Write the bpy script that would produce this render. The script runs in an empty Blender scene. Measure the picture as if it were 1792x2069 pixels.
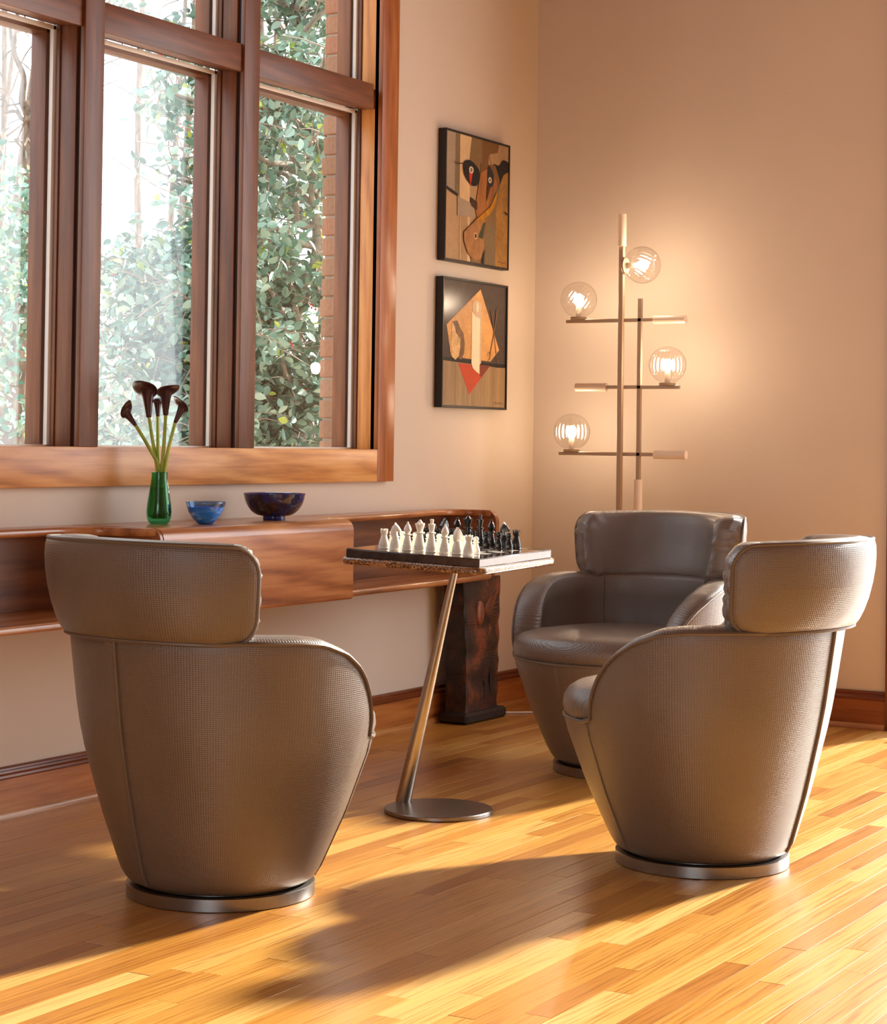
import bpy, bmesh, math, random
import numpy as np
from mathutils import Vector, Matrix

# ------------------------------------------------------------------ camera, world, sun, exposure
scene = bpy.context.scene
COL = scene.collection
CAM_POS = Vector((3.8371, -7.4137, 1.05))
CAM_R = Vector((0.86673, 0.49860, 0.013433))
CAM_U = Vector((-0.001348, -0.024590, 0.999697))
CAM_F = Vector((-0.498775, 0.866486, 0.020641))
F_PX, PCX, PCY, IMW, IMH = 4072.13, 896.0, 813.51, 1792.0, 2069.0
cam_data = bpy.data.cameras.new('camera')
cam = bpy.data.objects.new('camera', cam_data)
COL.objects.link(cam)
m = Matrix((CAM_R, CAM_U, -CAM_F)).transposed().to_4x4()
m.translation = CAM_POS
cam.matrix_world = m
cam_data.sensor_fit = 'HORIZONTAL'
cam_data.sensor_width = 36.0
cam_data.lens = F_PX / IMW * 36.0
cam_data.shift_y = -(IMH / 2 - PCY) / IMW
cam_data.clip_end = 300
scene.camera = cam

world = bpy.data.worlds.new('world')
scene.world = world
world.use_nodes = True
wbg = world.node_tree.nodes['Background']
wbg.inputs[0].default_value = (0.86, 0.93, 1.0, 1)
wbg.inputs[1].default_value = 3.0

SUN_AZ = Vector((0.32, 0.947, 0)).normalized()      # horizontal direction towards the sun
SUN_EL = math.radians(29)
sun_dir = SUN_AZ * math.cos(SUN_EL) + Vector((0, 0, math.sin(SUN_EL)))
sd = bpy.data.lights.new('sun', 'SUN')
sd.energy = 15.5
sd.angle = math.radians(3.5)
sd.color = (1.0, 0.93, 0.82)
sun = bpy.data.objects.new('sun', sd)
COL.objects.link(sun)
sun.rotation_euler = (-sun_dir).to_track_quat('-Z', 'Y').to_euler()

def area(name, loc, target, sx, sy, power, color):
    l = bpy.data.lights.new(name, 'AREA')
    l.shape = 'RECTANGLE'; l.size = sx; l.size_y = sy; l.energy = power; l.color = color
    o = bpy.data.objects.new(name, l); COL.objects.link(o)
    o.location = loc
    o.rotation_euler = (Vector(target) - Vector(loc)).to_track_quat('-Z', 'Y').to_euler()
    return o
# daylight entering through the tall glazing of the back wall; the rear light is unseen fill added behind the camera
area('door_daylight', (3.65, -0.06, 1.63), (3.65, -5, 1.2), 4.0, 3.2, 105, (0.97, 0.98, 1.0))
area('rear_fill', (3.2, -9.1, 2.0), (1.6, -2, 1.0), 2.6, 2.0, 16, (0.90, 0.95, 1.0))

vs = scene.view_settings
vs.view_transform = 'Standard'
vs.look = 'None'
vs.exposure = 0.06
vs.gamma = 1.0
vs.use_curve_mapping = False
scene.cycles.use_denoising = True
scene.cycles.max_bounces = 10
scene.cycles.transparent_max_bounces = 24
scene.cycles.caustics_reflective = False
scene.cycles.caustics_refractive = False
scene.cycles.sample_clamp_indirect = 6.0

# ------------------------------------------------------------------ helpers
def lin(r, g, b):
    f = lambda c: (c / 255 / 12.92) if c / 255 <= 0.04045 else ((c / 255 + 0.055) / 1.055) ** 2.4
    return (f(r), f(g), f(b), 1.0)

def link(o, parent=None):
    COL.objects.link(o)
    if parent is not None:
        o.parent = parent
    return o

def smooth(me, ang=35):
    me.shade_smooth()
    me.set_sharp_from_angle(angle=math.radians(ang))

def obj(name, me, mat=None, parent=None, ang=35, M=None):
    if mat is not None:
        if isinstance(mat, (list, tuple)):
            for q in mat: me.materials.append(q)
        elif not me.materials:
            me.materials.append(mat)
    if ang:
        smooth(me, ang)
    o = bpy.data.objects.new(name, me)
    link(o, parent)
    if M is not None:
        o.matrix_world = M
    return o

def mesh_py(name, v, f, uv=None):
    me = bpy.data.meshes.new(name)
    me.from_pydata([tuple(p) for p in v], [], f)
    if uv is not None:
        l = me.uv_layers.new(name='UVMap')
        idx = np.zeros(len(me.loops), dtype=np.int32)
        me.loops.foreach_get('vertex_index', idx)
        l.data.foreach_set('uv', np.asarray(uv, dtype=np.float32)[idx].ravel())
    me.update()
    return me

def bm_mesh(name, bm):
    me = bpy.data.meshes.new(name)
    bmesh.ops.recalc_face_normals(bm, faces=bm.faces)
    bm.to_mesh(me); bm.free()
    return me

def box_bm(x0, x1, y0, y1, z0, z1, bev=0.0, seg=2, bm=None):
    own = bm is None
    b = bmesh.new()
    bmesh.ops.create_cube(b, size=1)
    for v in b.verts:
        v.co = Vector((x0 + (v.co.x + .5) * (x1 - x0), y0 + (v.co.y + .5) * (y1 - y0), z0 + (v.co.z + .5) * (z1 - z0)))
    if bev > 0:
        bmesh.ops.bevel(b, geom=list(b.edges), offset=bev, segments=seg, affect='EDGES', profile=0.5)
    if own:
        return b
    me = bpy.data.meshes.new('t'); b.to_mesh(me); b.free(); bm.from_mesh(me); bpy.data.meshes.remove(me)
    return bm

def box(name, x0, x1, y0, y1, z0, z1, mat, parent=None, bev=0.003, seg=2):
    return obj(name, bm_mesh(name, box_bm(x0, x1, y0, y1, z0, z1, bev, seg)), mat, parent)

def tube_geo(path, rad, sides=10, cap=True, flat=1.0):
    P = [Vector(p) for p in path]
    n = len(P)
    if not hasattr(rad, '__len__'):
        rad = [rad] * n
    V, Fc = [], []
    T = [(P[min(i + 1, n - 1)] - P[max(i - 1, 0)]).normalized() for i in range(n)]
    a = Vector((0, 0, 1)) if abs(T[0].z) < 0.9 else Vector((1, 0, 0))
    N = (a - T[0] * a.dot(T[0])).normalized()
    for i in range(n):
        N = (N - T[i] * N.dot(T[i])).normalized()
        B = T[i].cross(N)
        for k in range(sides):
            t = 2 * math.pi * k / sides
            V.append(P[i] + (N * math.cos(t) + B * math.sin(t) * flat) * rad[i])
    for i in range(n - 1):
        for k in range(sides):
            k2 = (k + 1) % sides
            Fc.append((i * sides + k, i * sides + k2, (i + 1) * sides + k2, (i + 1) * sides + k))
    if cap:
        Fc.append(tuple(range(sides))[::-1])
        Fc.append(tuple((n - 1) * sides + k for k in range(sides)))
    return V, Fc

def tube(name, path, rad, mat, parent=None, sides=10, ang=60, M=None):
    v, f = tube_geo(path, rad, sides)
    return obj(name, mesh_py(name, v, f), mat, parent, ang, M)

def closed_tube_geo(path, r, sides=8):
    P = [Vector(p) for p in path]; n = len(P)
    V, Fc = [], []
    T = [(P[(i + 1) % n] - P[i - 1]).normalized() for i in range(n)]
    N = None
    for i in range(n):
        if N is None:
            a = Vector((0, 0, 1)) if abs(T[0].z) < .9 else Vector((1, 0, 0))
            N = a
        N = (N - T[i] * N.dot(T[i])).normalized(); B = T[i].cross(N)
        for k in range(sides):
            t = 2 * math.pi * k / sides
            V.append(P[i] + (N * math.cos(t) + B * math.sin(t)) * r)
    for i in range(n):
        j = (i + 1) % n
        for k in range(sides):
            k2 = (k + 1) % sides
            Fc.append((i * sides + k, i * sides + k2, j * sides + k2, j * sides + k))
    return V, Fc

def lathe_geo(prof, seg=24, rib=0, ribamp=0.0, twist=0.0):
    V, Fc, rows = [], [], []
    for (r, z) in prof:
        if r < 1e-6:
            rows.append([len(V)]); V.append((0, 0, z))
        else:
            row = []
            for k in range(seg):
                t = 2 * math.pi * k / seg
                rr = r * (1 + ribamp * math.cos(rib * (t + twist * z))) if rib else r
                row.append(len(V)); V.append((rr * math.cos(t), rr * math.sin(t), z))
            rows.append(row)
    for a, b in zip(rows[:-1], rows[1:]):
        if len(a) == 1 and len(b) == 1: continue
        for k in range(seg):
            k2 = (k + 1) % seg
            if len(a) == 1: Fc.append((a[0], b[k2], b[k]))
            elif len(b) == 1: Fc.append((a[k], a[k2], b[0]))
            else: Fc.append((a[k], a[k2], b[k2], b[k]))
    return V, Fc

def lathe(name, prof, mat, parent=None, seg=24, ang=40, **kw):
    v, f = lathe_geo(prof, seg, **kw)
    return obj(name, mesh_py(name, v, f), mat, parent, ang)

def prism_geo(outline, z0, z1):
    n = len(outline)
    V = [(x, y, z0) for x, y in outline] + [(x, y, z1) for x, y in outline]
    Fc = [tuple(range(n))[::-1], tuple(range(n, 2 * n))]
    for i in range(n):
        j = (i + 1) % n
        Fc.append((i, j, n + j, n + i))
    return V, Fc

def catmull(pts, k=8, closed=False):
    P = [np.array(p, float) for p in pts]; n = len(P); out = []
    rng = range(n) if closed else range(n - 1)
    for i in rng:
        p0 = P[(i - 1) % n] if (closed or i > 0) else 2 * P[0] - P[1]
        p1, p2 = P[i], P[(i + 1) % n]
        p3 = P[(i + 2) % n] if (closed or i + 2 < n) else 2 * P[-1] - P[-2]
        for j in range(k):
            t = j / k
            out.append(0.5 * ((2 * p1) + (-p0 + p2) * t + (2 * p0 - 5 * p1 + 4 * p2 - p3) * t * t + (-p0 + 3 * p1 - 3 * p2 + p3) * t ** 3))
    if not closed: out.append(P[-1])
    return [tuple(o) for o in out]

def thing(name, label, cat, loc=(0, 0, 0), rz=0, group=None, kind=None):
    o = bpy.data.objects.new(name, None)
    o.empty_display_size = 0.1
    link(o)
    o.location = loc; o.rotation_euler = (0, 0, rz)
    tag(o, label, cat, group, kind)
    return o

def tag(o, label=None, cat=None, group=None, kind=None):
    if label: o['label'] = label
    if cat: o['category'] = cat
    if group: o['group'] = group
    if kind: o['kind'] = kind
    return o

def struct(o, label=None):
    o['kind'] = 'structure'
    if label: o['label'] = label
    return o

# ------------------------------------------------------------------ materials
class NT:
    def __init__(s, name):
        s.m = bpy.data.materials.new(name); s.m.use_nodes = True
        s.t = s.m.node_tree; s.n = s.t.nodes; s.l = s.t.links
        s.b = s.n['Principled BSDF']; s.out = s.n['Material Output']
    def add(s, typ, **kw):
        n = s.n.new(typ)
        for k, v in kw.items():
            if k == 'inp':
                for a, b in v.items(): n.inputs[a].default_value = b
            else: setattr(n, k, v)
        return n
    def lk(s, a, b): s.l.new(a, b)
    def set(s, **kw):
        names = dict(col='Base Color', rough='Roughness', metal='Metallic', spec='Specular IOR Level', coat='Coat Weight', coatr='Coat Roughness', trans='Transmission Weight', ior='IOR', alpha='Alpha', sheen='Sheen Weight', sss='Subsurface Weight')
        for k, v in kw.items(): s.b.inputs[names[k]].default_value = v
        return s
    def ramp(s, fac, stops):
        r = s.add('ShaderNodeValToRGB'); e = r.color_ramp.elements
        while len(e) < len(stops): e.new(0.5)
        for el, (p, c) in zip(e, stops): el.position = p; el.color = c
        s.lk(fac, r.inputs[0]); return r.outputs[0]
    def bump(s, h, strength, dist):
        b = s.add('ShaderNodeBump', inp={'Strength': strength, 'Distance': dist})
        s.lk(h, b.inputs['Height']); s.lk(b.outputs[0], s.b.inputs['Normal']); return b
    def coords(s, kind='Object', scale=(1, 1, 1), rot=(0, 0, 0), loc=(0, 0, 0)):
        if kind == 'Position':
            tc = s.add('ShaderNodeNewGeometry').outputs['Position']
        else:
            tc = s.add('ShaderNodeTexCoord').outputs[kind]
        mp = s.add('ShaderNodeMapping', inp={'Scale': scale, 'Rotation': rot, 'Location': loc})
        s.lk(tc, mp.inputs[0]); return mp.outputs[0]
    def noise(s, vec, scale, detail=4, rough=0.55, dist=0.0):
        n = s.add('ShaderNodeTexNoise', inp={'Scale': scale, 'Detail': detail, 'Roughness': rough, 'Distortion': dist})
        s.lk(vec, n.inputs['Vector']); return n.outputs[0]
    def math(s, op, a, b=None, c=None):
        n = s.add('ShaderNodeMath', operation=op)
        for i, x in enumerate((a, b, c)):
            if x is None: continue
            if isinstance(x, (int, float)): n.inputs[i].default_value = x
            else: s.lk(x, n.inputs[i])
        return n.outputs[0]
    def mix(s, fac, a, b, mode='MIX'):
        n = s.add('ShaderNodeMix', data_type='RGBA', blend_type=mode)
        for i, x in ((0, fac), (6, a), (7, b)):
            if isinstance(x, (int, float)): n.inputs[i].default_value = x
            elif isinstance(x, tuple): n.inputs[i].default_value = x
            else: s.lk(x, n.inputs[i])
        return n.outputs[2]

def plain(name, c, rough=0.5, metal=0.0, spec=0.5, noise=0.0, nscale=20, bump=0.0, coat=0.0):
    t = NT(name); t.set(rough=rough, metal=metal, spec=spec, coat=coat)
    if noise or bump:
        v = t.coords('Object'); n = t.noise(v, nscale, 5)
        lo = tuple(x * (1 - noise) for x in c[:3]) + (1,); hi = tuple(min(1, x * (1 + noise)) for x in c[:3]) + (1,)
        t.lk(t.ramp(n, [(0.3, lo), (0.7, hi)]), t.b.inputs['Base Color'])
        if bump: t.bump(n, bump, 0.002)
    else:
        t.set(col=c)
    return t.m

def wood(name, dark, mid, light, axis='y', rough=0.4, scale=1.0, figure=0.6, coat=0.0, bump=0.15, coords='Position'):
    """wood with its grain running along the given axis"""
    t = NT(name); t.set(rough=rough, coat=coat, coatr=0.15)
    k = {'x': (0.06, 1, 1), 'y': (1, 0.06, 1), 'z': (1, 1, 0.06)}[axis]
    v = t.coords(coords, tuple(q * scale for q in k))
    big = t.noise(v, 14, 4, 0.55, 0.8)
    fine = t.noise(v, 70, 5, 0.65, 0.1)
    k2 = {'x': (0.12, 1, 1), 'y': (1, 0.12, 1), 'z': (1, 1, 0.12)}[axis]
    v2 = t.coords(coords, tuple(q * scale for q in k2))
    wv = t.add('ShaderNodeTexWave', wave_type='BANDS', bands_direction='DIAGONAL', inp={'Scale': 9, 'Distortion': 9.0, 'Detail': 3, 'Detail Scale': 1.2})
    t.lk(v2, wv.inputs[0])
    s = t.math('ADD', t.math('MULTIPLY', big, 0.42), t.math('ADD', t.math('MULTIPLY', wv.outputs[1], 0.13 * figure), t.math('MULTIPLY', fine, 0.50)))
    c = t.ramp(s, [(0.28, dark), (0.52, mid), (0.78, light)])
    t.lk(c, t.b.inputs['Base Color'])
    if bump: t.bump(fine, bump, 0.0015)
    return t.m

M = {}
def build_materials():
    # painted plaster
    t = NT('wall_paint'); t.set(rough=0.62, spec=0.3)
    v = t.coords('Position'); n = t.noise(v, 2.0, 3)
    t.lk(t.ramp(n, [(0.3, lin(212, 196, 179)), (0.7, lin(217, 201, 184))]), t.b.inputs['Base Color'])
    t.bump(t.noise(v, 260, 3), 0.06, 0.001); M['wall'] = t.m
    M['ceiling'] = wood('ceiling_boards', lin(96, 58, 32), lin(138, 88, 52), lin(168, 114, 72), 'y', 0.5)
    M['mahog_z'] = wood('mahogany_upright', lin(70, 36, 21), lin(113, 65, 38), lin(146, 91, 55), 'z', 0.42)
    M['mahog_y'] = wood('mahogany_rail', lin(76, 40, 23), lin(118, 69, 41), lin(150, 96, 60), 'y', 0.42)
    M['mahog_x'] = wood('mahogany_cross', lin(72, 36, 18), lin(116, 64, 34), lin(150, 92, 52), 'x', 0.42)
    M['sill'] = wood('honey_sill', lin(146, 82, 34), lin(204, 138, 72), lin(228, 170, 104), 'y', 0.35, 1.0, 1.4)
    M['casing'] = wood('honey_casing', lin(120, 62, 24), lin(166, 96, 46), lin(196, 128, 70), 'z', 0.32)
    M['jamb'] = wood('lit_jamb', lin(168, 96, 40), lin(222, 150, 78), lin(240, 180, 106), 'z', 0.35, 1.0, 1.2)  # jamb wood lightened: the light on that face is put into its colour
    M['base_y'] = wood('baseboard_wood_y', lin(120, 62, 26), lin(178, 108, 50), lin(206, 142, 76), 'y', 0.3)
    M['base_x'] = wood('baseboard_wood_x', lin(100, 48, 18), lin(150, 82, 38), lin(178, 112, 58), 'x', 0.3)
    M['cap_y'] = wood('baseboard_cap_y', lin(74, 32, 14), lin(116, 58, 28), lin(150, 86, 48), 'y', 0.25)
    M['cap_x'] = wood('baseboard_cap_x', lin(74, 32, 14), lin(116, 58, 28), lin(146, 82, 46), 'x', 0.25)
    M['shoe_y'] = wood('shoe_wood_y', lin(140, 84, 40), lin(186, 126, 70), lin(214, 158, 100), 'y', 0.25)
    M['shoe_x'] = wood('shoe_wood_x', lin(140, 84, 40), lin(180, 120, 66), lin(208, 150, 94), 'x', 0.25)
    M['walnut'] = wood('console_walnut', lin(104, 58, 28), lin(172, 108, 62), lin(208, 148, 94), 'y', 0.28, 0.8, 1.5, coat=0.35, bump=0.04)
    M['walnut_x'] = wood('console_walnut_cross', lin(86, 46, 24), lin(142, 86, 50), lin(176, 116, 72), 'x', 0.28, 0.8, 1.2, coat=0.35, bump=0.04)
    M['walnut_dark'] = wood('console_walnut_back', lin(56, 30, 16), lin(104, 60, 34), lin(136, 86, 52), 'y', 0.35, 0.8, 1.3, bump=0.04)  # same walnut, darkened to carry the shade inside the open shelves
    # oak strip floor
    t = NT('oak_floor'); t.set(rough=0.32, coat=0.35, coatr=0.28)
    at = t.add('ShaderNodeAttribute', attribute_name='tone'); tone = at.outputs['Fac']
    geo = t.add('ShaderNodeNewGeometry').outputs['Position']
    sc = t.add('ShaderNodeVectorMath', operation='MULTIPLY'); t.lk(geo, sc.inputs[0]); sc.inputs[1].default_value = (1, 0.055, 1)
    cb = t.add('ShaderNodeCombineXYZ'); t.lk(t.math('MULTIPLY', tone, 71.0), cb.inputs[0]); t.lk(t.math('MULTIPLY', tone, 33.0), cb.inputs[1])
    ad = t.add('ShaderNodeVectorMath', operation='ADD'); t.lk(sc.outputs[0], ad.inputs[0]); t.lk(cb.outputs[0], ad.inputs[1])
    v = ad.outputs[0]
    fine = t.noise(v, 150, 4, 0.6, 0.2); big = t.noise(v, 22, 3, 0.5, 1.5)
    wv = t.add('ShaderNodeTexWave', wave_type='BANDS', bands_direction='X', inp={'Scale': 22, 'Distortion': 14.0, 'Detail': 2, 'Detail Scale': 1.0}); t.lk(v, wv.inputs[0])
    base = t.ramp(tone, [(0.0, lin(158, 98, 36)), (0.35, lin(186, 128, 54)), (0.7, lin(202, 148, 72)), (1.0, lin(218, 174, 106))])
    g = t.math('ADD', t.math('MULTIPLY', fine, 0.45), t.math('ADD', t.math('MULTIPLY', wv.outputs[1], 0.22), t.math('MULTIPLY', big, 0.45)))
    gr = t.ramp(g, [(0.30, (0.58, 0.46, 0.34, 1)), (0.55, (1, 1, 1, 1)), (0.8, (1.12, 1.1, 1.06, 1))])
    t.lk(t.mix(1.0, base, gr, 'MULTIPLY'), t.b.inputs['Base Color'])
    rr = t.math('ADD', 0.24, t.math('MULTIPLY', big, 0.14)); t.lk(rr, t.b.inputs['Roughness'])
    t.bump(fine, 0.06, 0.001); M['floor'] = t.m
    # woven taupe leather (uv in metres)
    t = NT('woven_leather'); t.set(rough=0.34, spec=0.8, coat=0.3, coatr=0.3)
    uv = t.add('ShaderNodeTexCoord').outputs['UV']
    sp = t.add('ShaderNodeSeparateXYZ'); t.lk(uv, sp.inputs[0])
    K = math.pi / 0.0062
    a = t.math('SINE', t.math('MULTIPLY', sp.outputs[0], K)); b = t.math('SINE', t.math('MULTIPLY', sp.outputs[1], K * 1.35))
    w = t.math('MULTIPLY', a, b)
    h = t.math('ABSOLUTE', w)
    v = t.coords('Object'); bn = t.noise(v, 5, 3)
    base = t.ramp(bn, [(0.3, lin(103, 89, 79)), (0.7, lin(113, 98, 87))])
    dk = t.ramp(h, [(0.0, (0.74, 0.71, 0.68, 1)), (0.45, (1, 1, 1, 1))])
    t.lk(t.mix(1.0, base, dk, 'MULTIPLY'), t.b.inputs['Base Color'])
    t.bump(h, 0.6, 0.0012); M['leather'] = t.m
    M['leather_plain'] = plain('leather_welt', lin(106, 92, 81), 0.4, 0, 0.5)
    M['steel'] = plain('brushed_steel', lin(176, 168, 160), 0.28, 1.0, noise=0.06, nscale=60)
    M['steel_dark'] = plain('dark_steel', lin(140, 134, 130), 0.30, 1.0, noise=0.08, nscale=30)
    M['bronze'] = plain('lamp_bronze', lin(186, 162, 136), 0.45, 0.15)
    # clear glass: no refraction needed for thin sheets
    def thin_glass(name, tint, gl=1.0, rough=0.0, ior=1.45):
        t = NT(name); t.n.remove(t.b)
        tr = t.add('ShaderNodeBsdfTransparent', inp={'Color': tint}); gs = t.add('ShaderNodeBsdfGlossy', inp={'Roughness': rough})
        fr = t.add('ShaderNodeLayerWeight', inp={'Blend': 0.5}); mx = t.add('ShaderNodeMixShader')
        t.lk(t.math('MINIMUM', t.math('ADD', .04 * gl, t.math('MULTIPLY', t.math('POWER', fr.outputs['Facing'], 4.0), .8)), 1.0), mx.inputs[0]); t.lk(tr.outputs[0], mx.inputs[1]); t.lk(gs.outputs[0], mx.inputs[2])
        t.lk(mx.outputs[0], t.out.inputs[0]); return t.m
    M['pane'] = thin_glass('window_glass', (0.97, 0.985, 0.98, 1), 1.0)
    M['globe'] = thin_glass('globe_glass', (0.985, 0.98, 0.97, 1), 2.6, 0.02, 1.5)
    def deep_glass(name, c, rough=0.02):
        t = NT(name); t.set(col=c, rough=rough, trans=1.0, ior=1.45); return t.m
    M['green_glass'] = thin_glass('green_glass', lin(140, 222, 182), 1.2, 0.0, 1.5)
    M['clear_blue'] = thin_glass('pale_blue_glass', lin(205, 225, 245), 1.5, 0.0, 1.5)
    t = NT('swirled_blue'); t.set(rough=0.08, coat=0.6, coatr=0.05)
    v = t.coords('Object', (1, 1, 5), (0.3, 0.2, 0)); n = t.noise(v, 14, 3, 0.5, 1.0)
    t.lk(t.ramp(n, [(0.3, lin(20, 112, 236)), (0.55, lin(60, 156, 252)), (0.75, lin(196, 224, 250))]), t.b.inputs['Base Color']); M['blue'] = t.m
    M['lapis'] = []
    for i, c in enumerate(((38, 40, 84), (46, 52, 122), (60, 46, 48), (44, 44, 70))):
        t = NT('lapis_%d' % i); t.set(rough=0.12, coat=0.5)
        v = t.coords('Object'); n = t.noise(v, 60, 5, 0.65)
        t.lk(t.ramp(n, [(0.35, tuple(x * .5 for x in lin(*c)[:3]) + (1,)), (0.6, lin(*c)), (0.8, lin(120, 104, 96))]), t.b.inputs['Base Color']); M['lapis'].append(t.m)
    # emperador marble
    t = NT('brown_marble'); t.set(rough=0.16, coat=0.4)
    v = t.coords('Object'); n = t.noise(v, 16, 6, 0.65, 1.2)
    vo = t.add('ShaderNodeTexVoronoi', feature='DISTANCE_TO_EDGE', inp={'Scale': 95}); 
    dv = t.add('ShaderNodeVectorMath', operation='ADD'); t.lk(v, dv.inputs[0])
    nn = t.add('ShaderNodeTexNoise', inp={'Scale': 25, 'Detail': 3}); t.lk(v, nn.inputs['Vector'])
    sc = t.add('ShaderNodeVectorMath', operation='SCALE'); t.lk(nn.outputs[1], sc.inputs[0]); sc.inputs['Scale'].default_value = 0.05
    t.lk(sc.outputs[0], dv.inputs[1]); t.lk(dv.outputs[0], vo.inputs['Vector'])
    base = t.ramp(n, [(0.3, lin(46, 28, 18)), (0.55, lin(104, 68, 44)), (0.75, lin(170, 124, 84))])
    t.lk(t.mix(t.ramp(vo.outputs['Distance'], [(0.0, (1, 1, 1, 1)), (0.10, (0, 0, 0, 1))]), base, lin(196, 150, 104)), t.b.inputs['Base Color']); M['marble'] = t.m
    M['board_dark'] = plain('board_dark_stone', lin(58, 42, 36), 0.14, 0, 0.6, noise=0.5, nscale=40, coat=0.5)
    M['tile_dark'] = plain('tile_dark_stone', lin(50, 36, 32), 0.12, 0, 0.6, noise=0.4, nscale=50, coat=0.4)
    M['tile_white'] = plain('tile_white_stone', lin(226, 214, 200), 0.12, 0, 0.6, noise=0.06, nscale=50, coat=0.4)
    M['chess_white'] = plain('white_stone', lin(240, 232, 216), 0.35, 0, 0.5, noise=0.04, nscale=60)
    M['chess_black'] = plain('black_stone', lin(34, 28, 26), 0.18, 0, 0.6, noise=0.25, nscale=60)
    M['frame_black'] = plain('black_frame', lin(24, 20, 18), 0.45)
    M['spacer'] = plain('white_spacer', lin(250, 248, 244), 0.5)
    M['gap'] = plain('dark_groove', lin(40, 20, 12), 0.7)
    # carved post
    t = NT('charred_wood'); t.set(rough=0.45)
    v = t.coords('Position', (1, 1, 0.7)); n = t.noise(v, 11, 4, 0.6, 0.6); f = t.noise(t.coords('Position', (1, 1, 9)), 24, 4)
    t.lk(t.mix(t.math('MULTIPLY', f, 0.5), t.ramp(n, [(0.40, lin(40, 25, 18)), (0.52, lin(74, 42, 26)), (0.64, lin(140, 74, 40))]), lin(30, 20, 15)), t.b.inputs['Base Color'])
    t.bump(f, 0.6, 0.004); M['charred'] = t.m
    M['plinth'] = plain('black_plinth', lin(34, 26, 23), 0.5, noise=0.2, nscale=30)
    M['oval'] = plain('copper_oval', lin(134, 74, 44), 0.4, 0.0, noise=0.35, nscale=22)
    M['calla'] = plain('calla_petal', lin(70, 38, 44), 0.25, 0, 0.5, noise=0.35, nscale=20)
    M['calla_rim'] = plain('calla_spadix', lin(70, 50, 40), 0.5)
    t = NT('calla_stem'); t.set(rough=0.35)
    v = t.coords('Object', (1, 1, 0.2)); n = t.noise(v, 60, 3)
    t.lk(t.ramp(n, [(0.3, lin(140, 168, 40)), (0.7, lin(190, 206, 88))]), t.b.inputs['Base Color']); M['stem'] = t.m
    M['acrylic'] = NT('lamp_acrylic').set(col=lin(252, 232, 208), rough=0.25, sss=0.0).m
    t = NT('bulb_light'); t.n.remove(t.b)
    e = t.add('ShaderNodeEmission', inp={'Color': (1.0, 0.77, 0.55, 1), 'Strength': 160.0}); t.lk(e.outputs[0], t.out.inputs[0]); M['bulb'] = t.m
    M['socket'] = plain('bulb_socket', lin(200, 180, 160), 0.4)
    M['cord'] = plain('white_cord', lin(232, 224, 214), 0.5)
    # outside
    t = NT('holly_leaf'); t.set(rough=0.32, spec=0.5)
    at = t.add('ShaderNodeAttribute', attribute_name='tone')
    t.lk(t.ramp(at.outputs['Fac'], [(0.0, lin(70, 108, 88)), (0.6, lin(134, 168, 152)), (0.9, lin(170, 194, 178)), (1.0, lin(196, 212, 96))]), t.b.inputs['Base Color']); M['leaf'] = t.m
    M['berry'] = plain('red_berry', lin(196, 40, 30), 0.3)
    t = NT('tree_bark'); t.set(rough=0.85)
    v = t.coords('Object', (1, 1, 0.2)); n = t.noise(v, 22, 5, 0.65, 0.5)
    t.lk(t.ramp(n, [(0.3, lin(70, 58, 50)), (0.55, lin(132, 114, 100)), (0.75, lin(184, 164, 148))]), t.b.inputs['Base Color']); t.bump(n, 0.9, 0.03); M['bark'] = t.m
    M['branch'] = plain('branch_bark', lin(150, 138, 128), 0.8, noise=0.3, nscale=30)
    t = NT('leaf_litter'); t.set(rough=0.9)
    v = t.coords('Position'); n = t.noise(v, 1.6, 6, 0.7)
    t.lk(t.ramp(n, [(0.3, lin(150, 116, 96)), (0.5, lin(204, 170, 146)), (0.7, lin(226, 206, 190))]), t.b.inputs['Base Color']); M['litter'] = t.m
    t = NT('clay_brick'); t.set(rough=0.85)
    oi = t.add('ShaderNodeObjectInfo').outputs['Random']; v = t.coords('Object'); n = t.noise(v, 55, 5)
    t.lk(t.mix(t.math('MULTIPLY', n, 0.5), t.ramp(oi, [(0.0, lin(138, 104, 82)), (0.5, lin(160, 126, 102)), (1.0, lin(164, 112, 88))]), lin(206, 160, 126)), t.b.inputs['Base Color']); t.bump(n, 0.7, 0.006); M['brick'] = t.m
    M['mortar'] = plain('mortar', lin(196, 178, 160), 0.9)
build_materials()

# ------------------------------------------------------------------ room shell
RX, RY, RZ = 6.4, -9.3, 3.55
WY0, WY1, WZ0, WZ1 = -3.71, -1.154, 0.913, 3.40      # outer edges of the window casing
wl = thing('wall_left', 'warm beige plaster wall with the wood framed window', None); struct(wl)
WT = 0.24
box('plaster', -WT, 0, RY, 0, -0.1, WZ0 + .03, M['wall'], wl, 0)
box('plaster', -WT, 0, RY, 0, WZ1 - .03, RZ, M['wall'], wl, 0)
box('plaster', -WT, 0, RY, WY0 + .03, WZ0 + .03, WZ1 - .03, M['wall'], wl, 0)
box('plaster', -WT, 0, WY1 - .03, 0, WZ0 + .03, WZ1 - .03, M['wall'], wl, 0)
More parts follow.
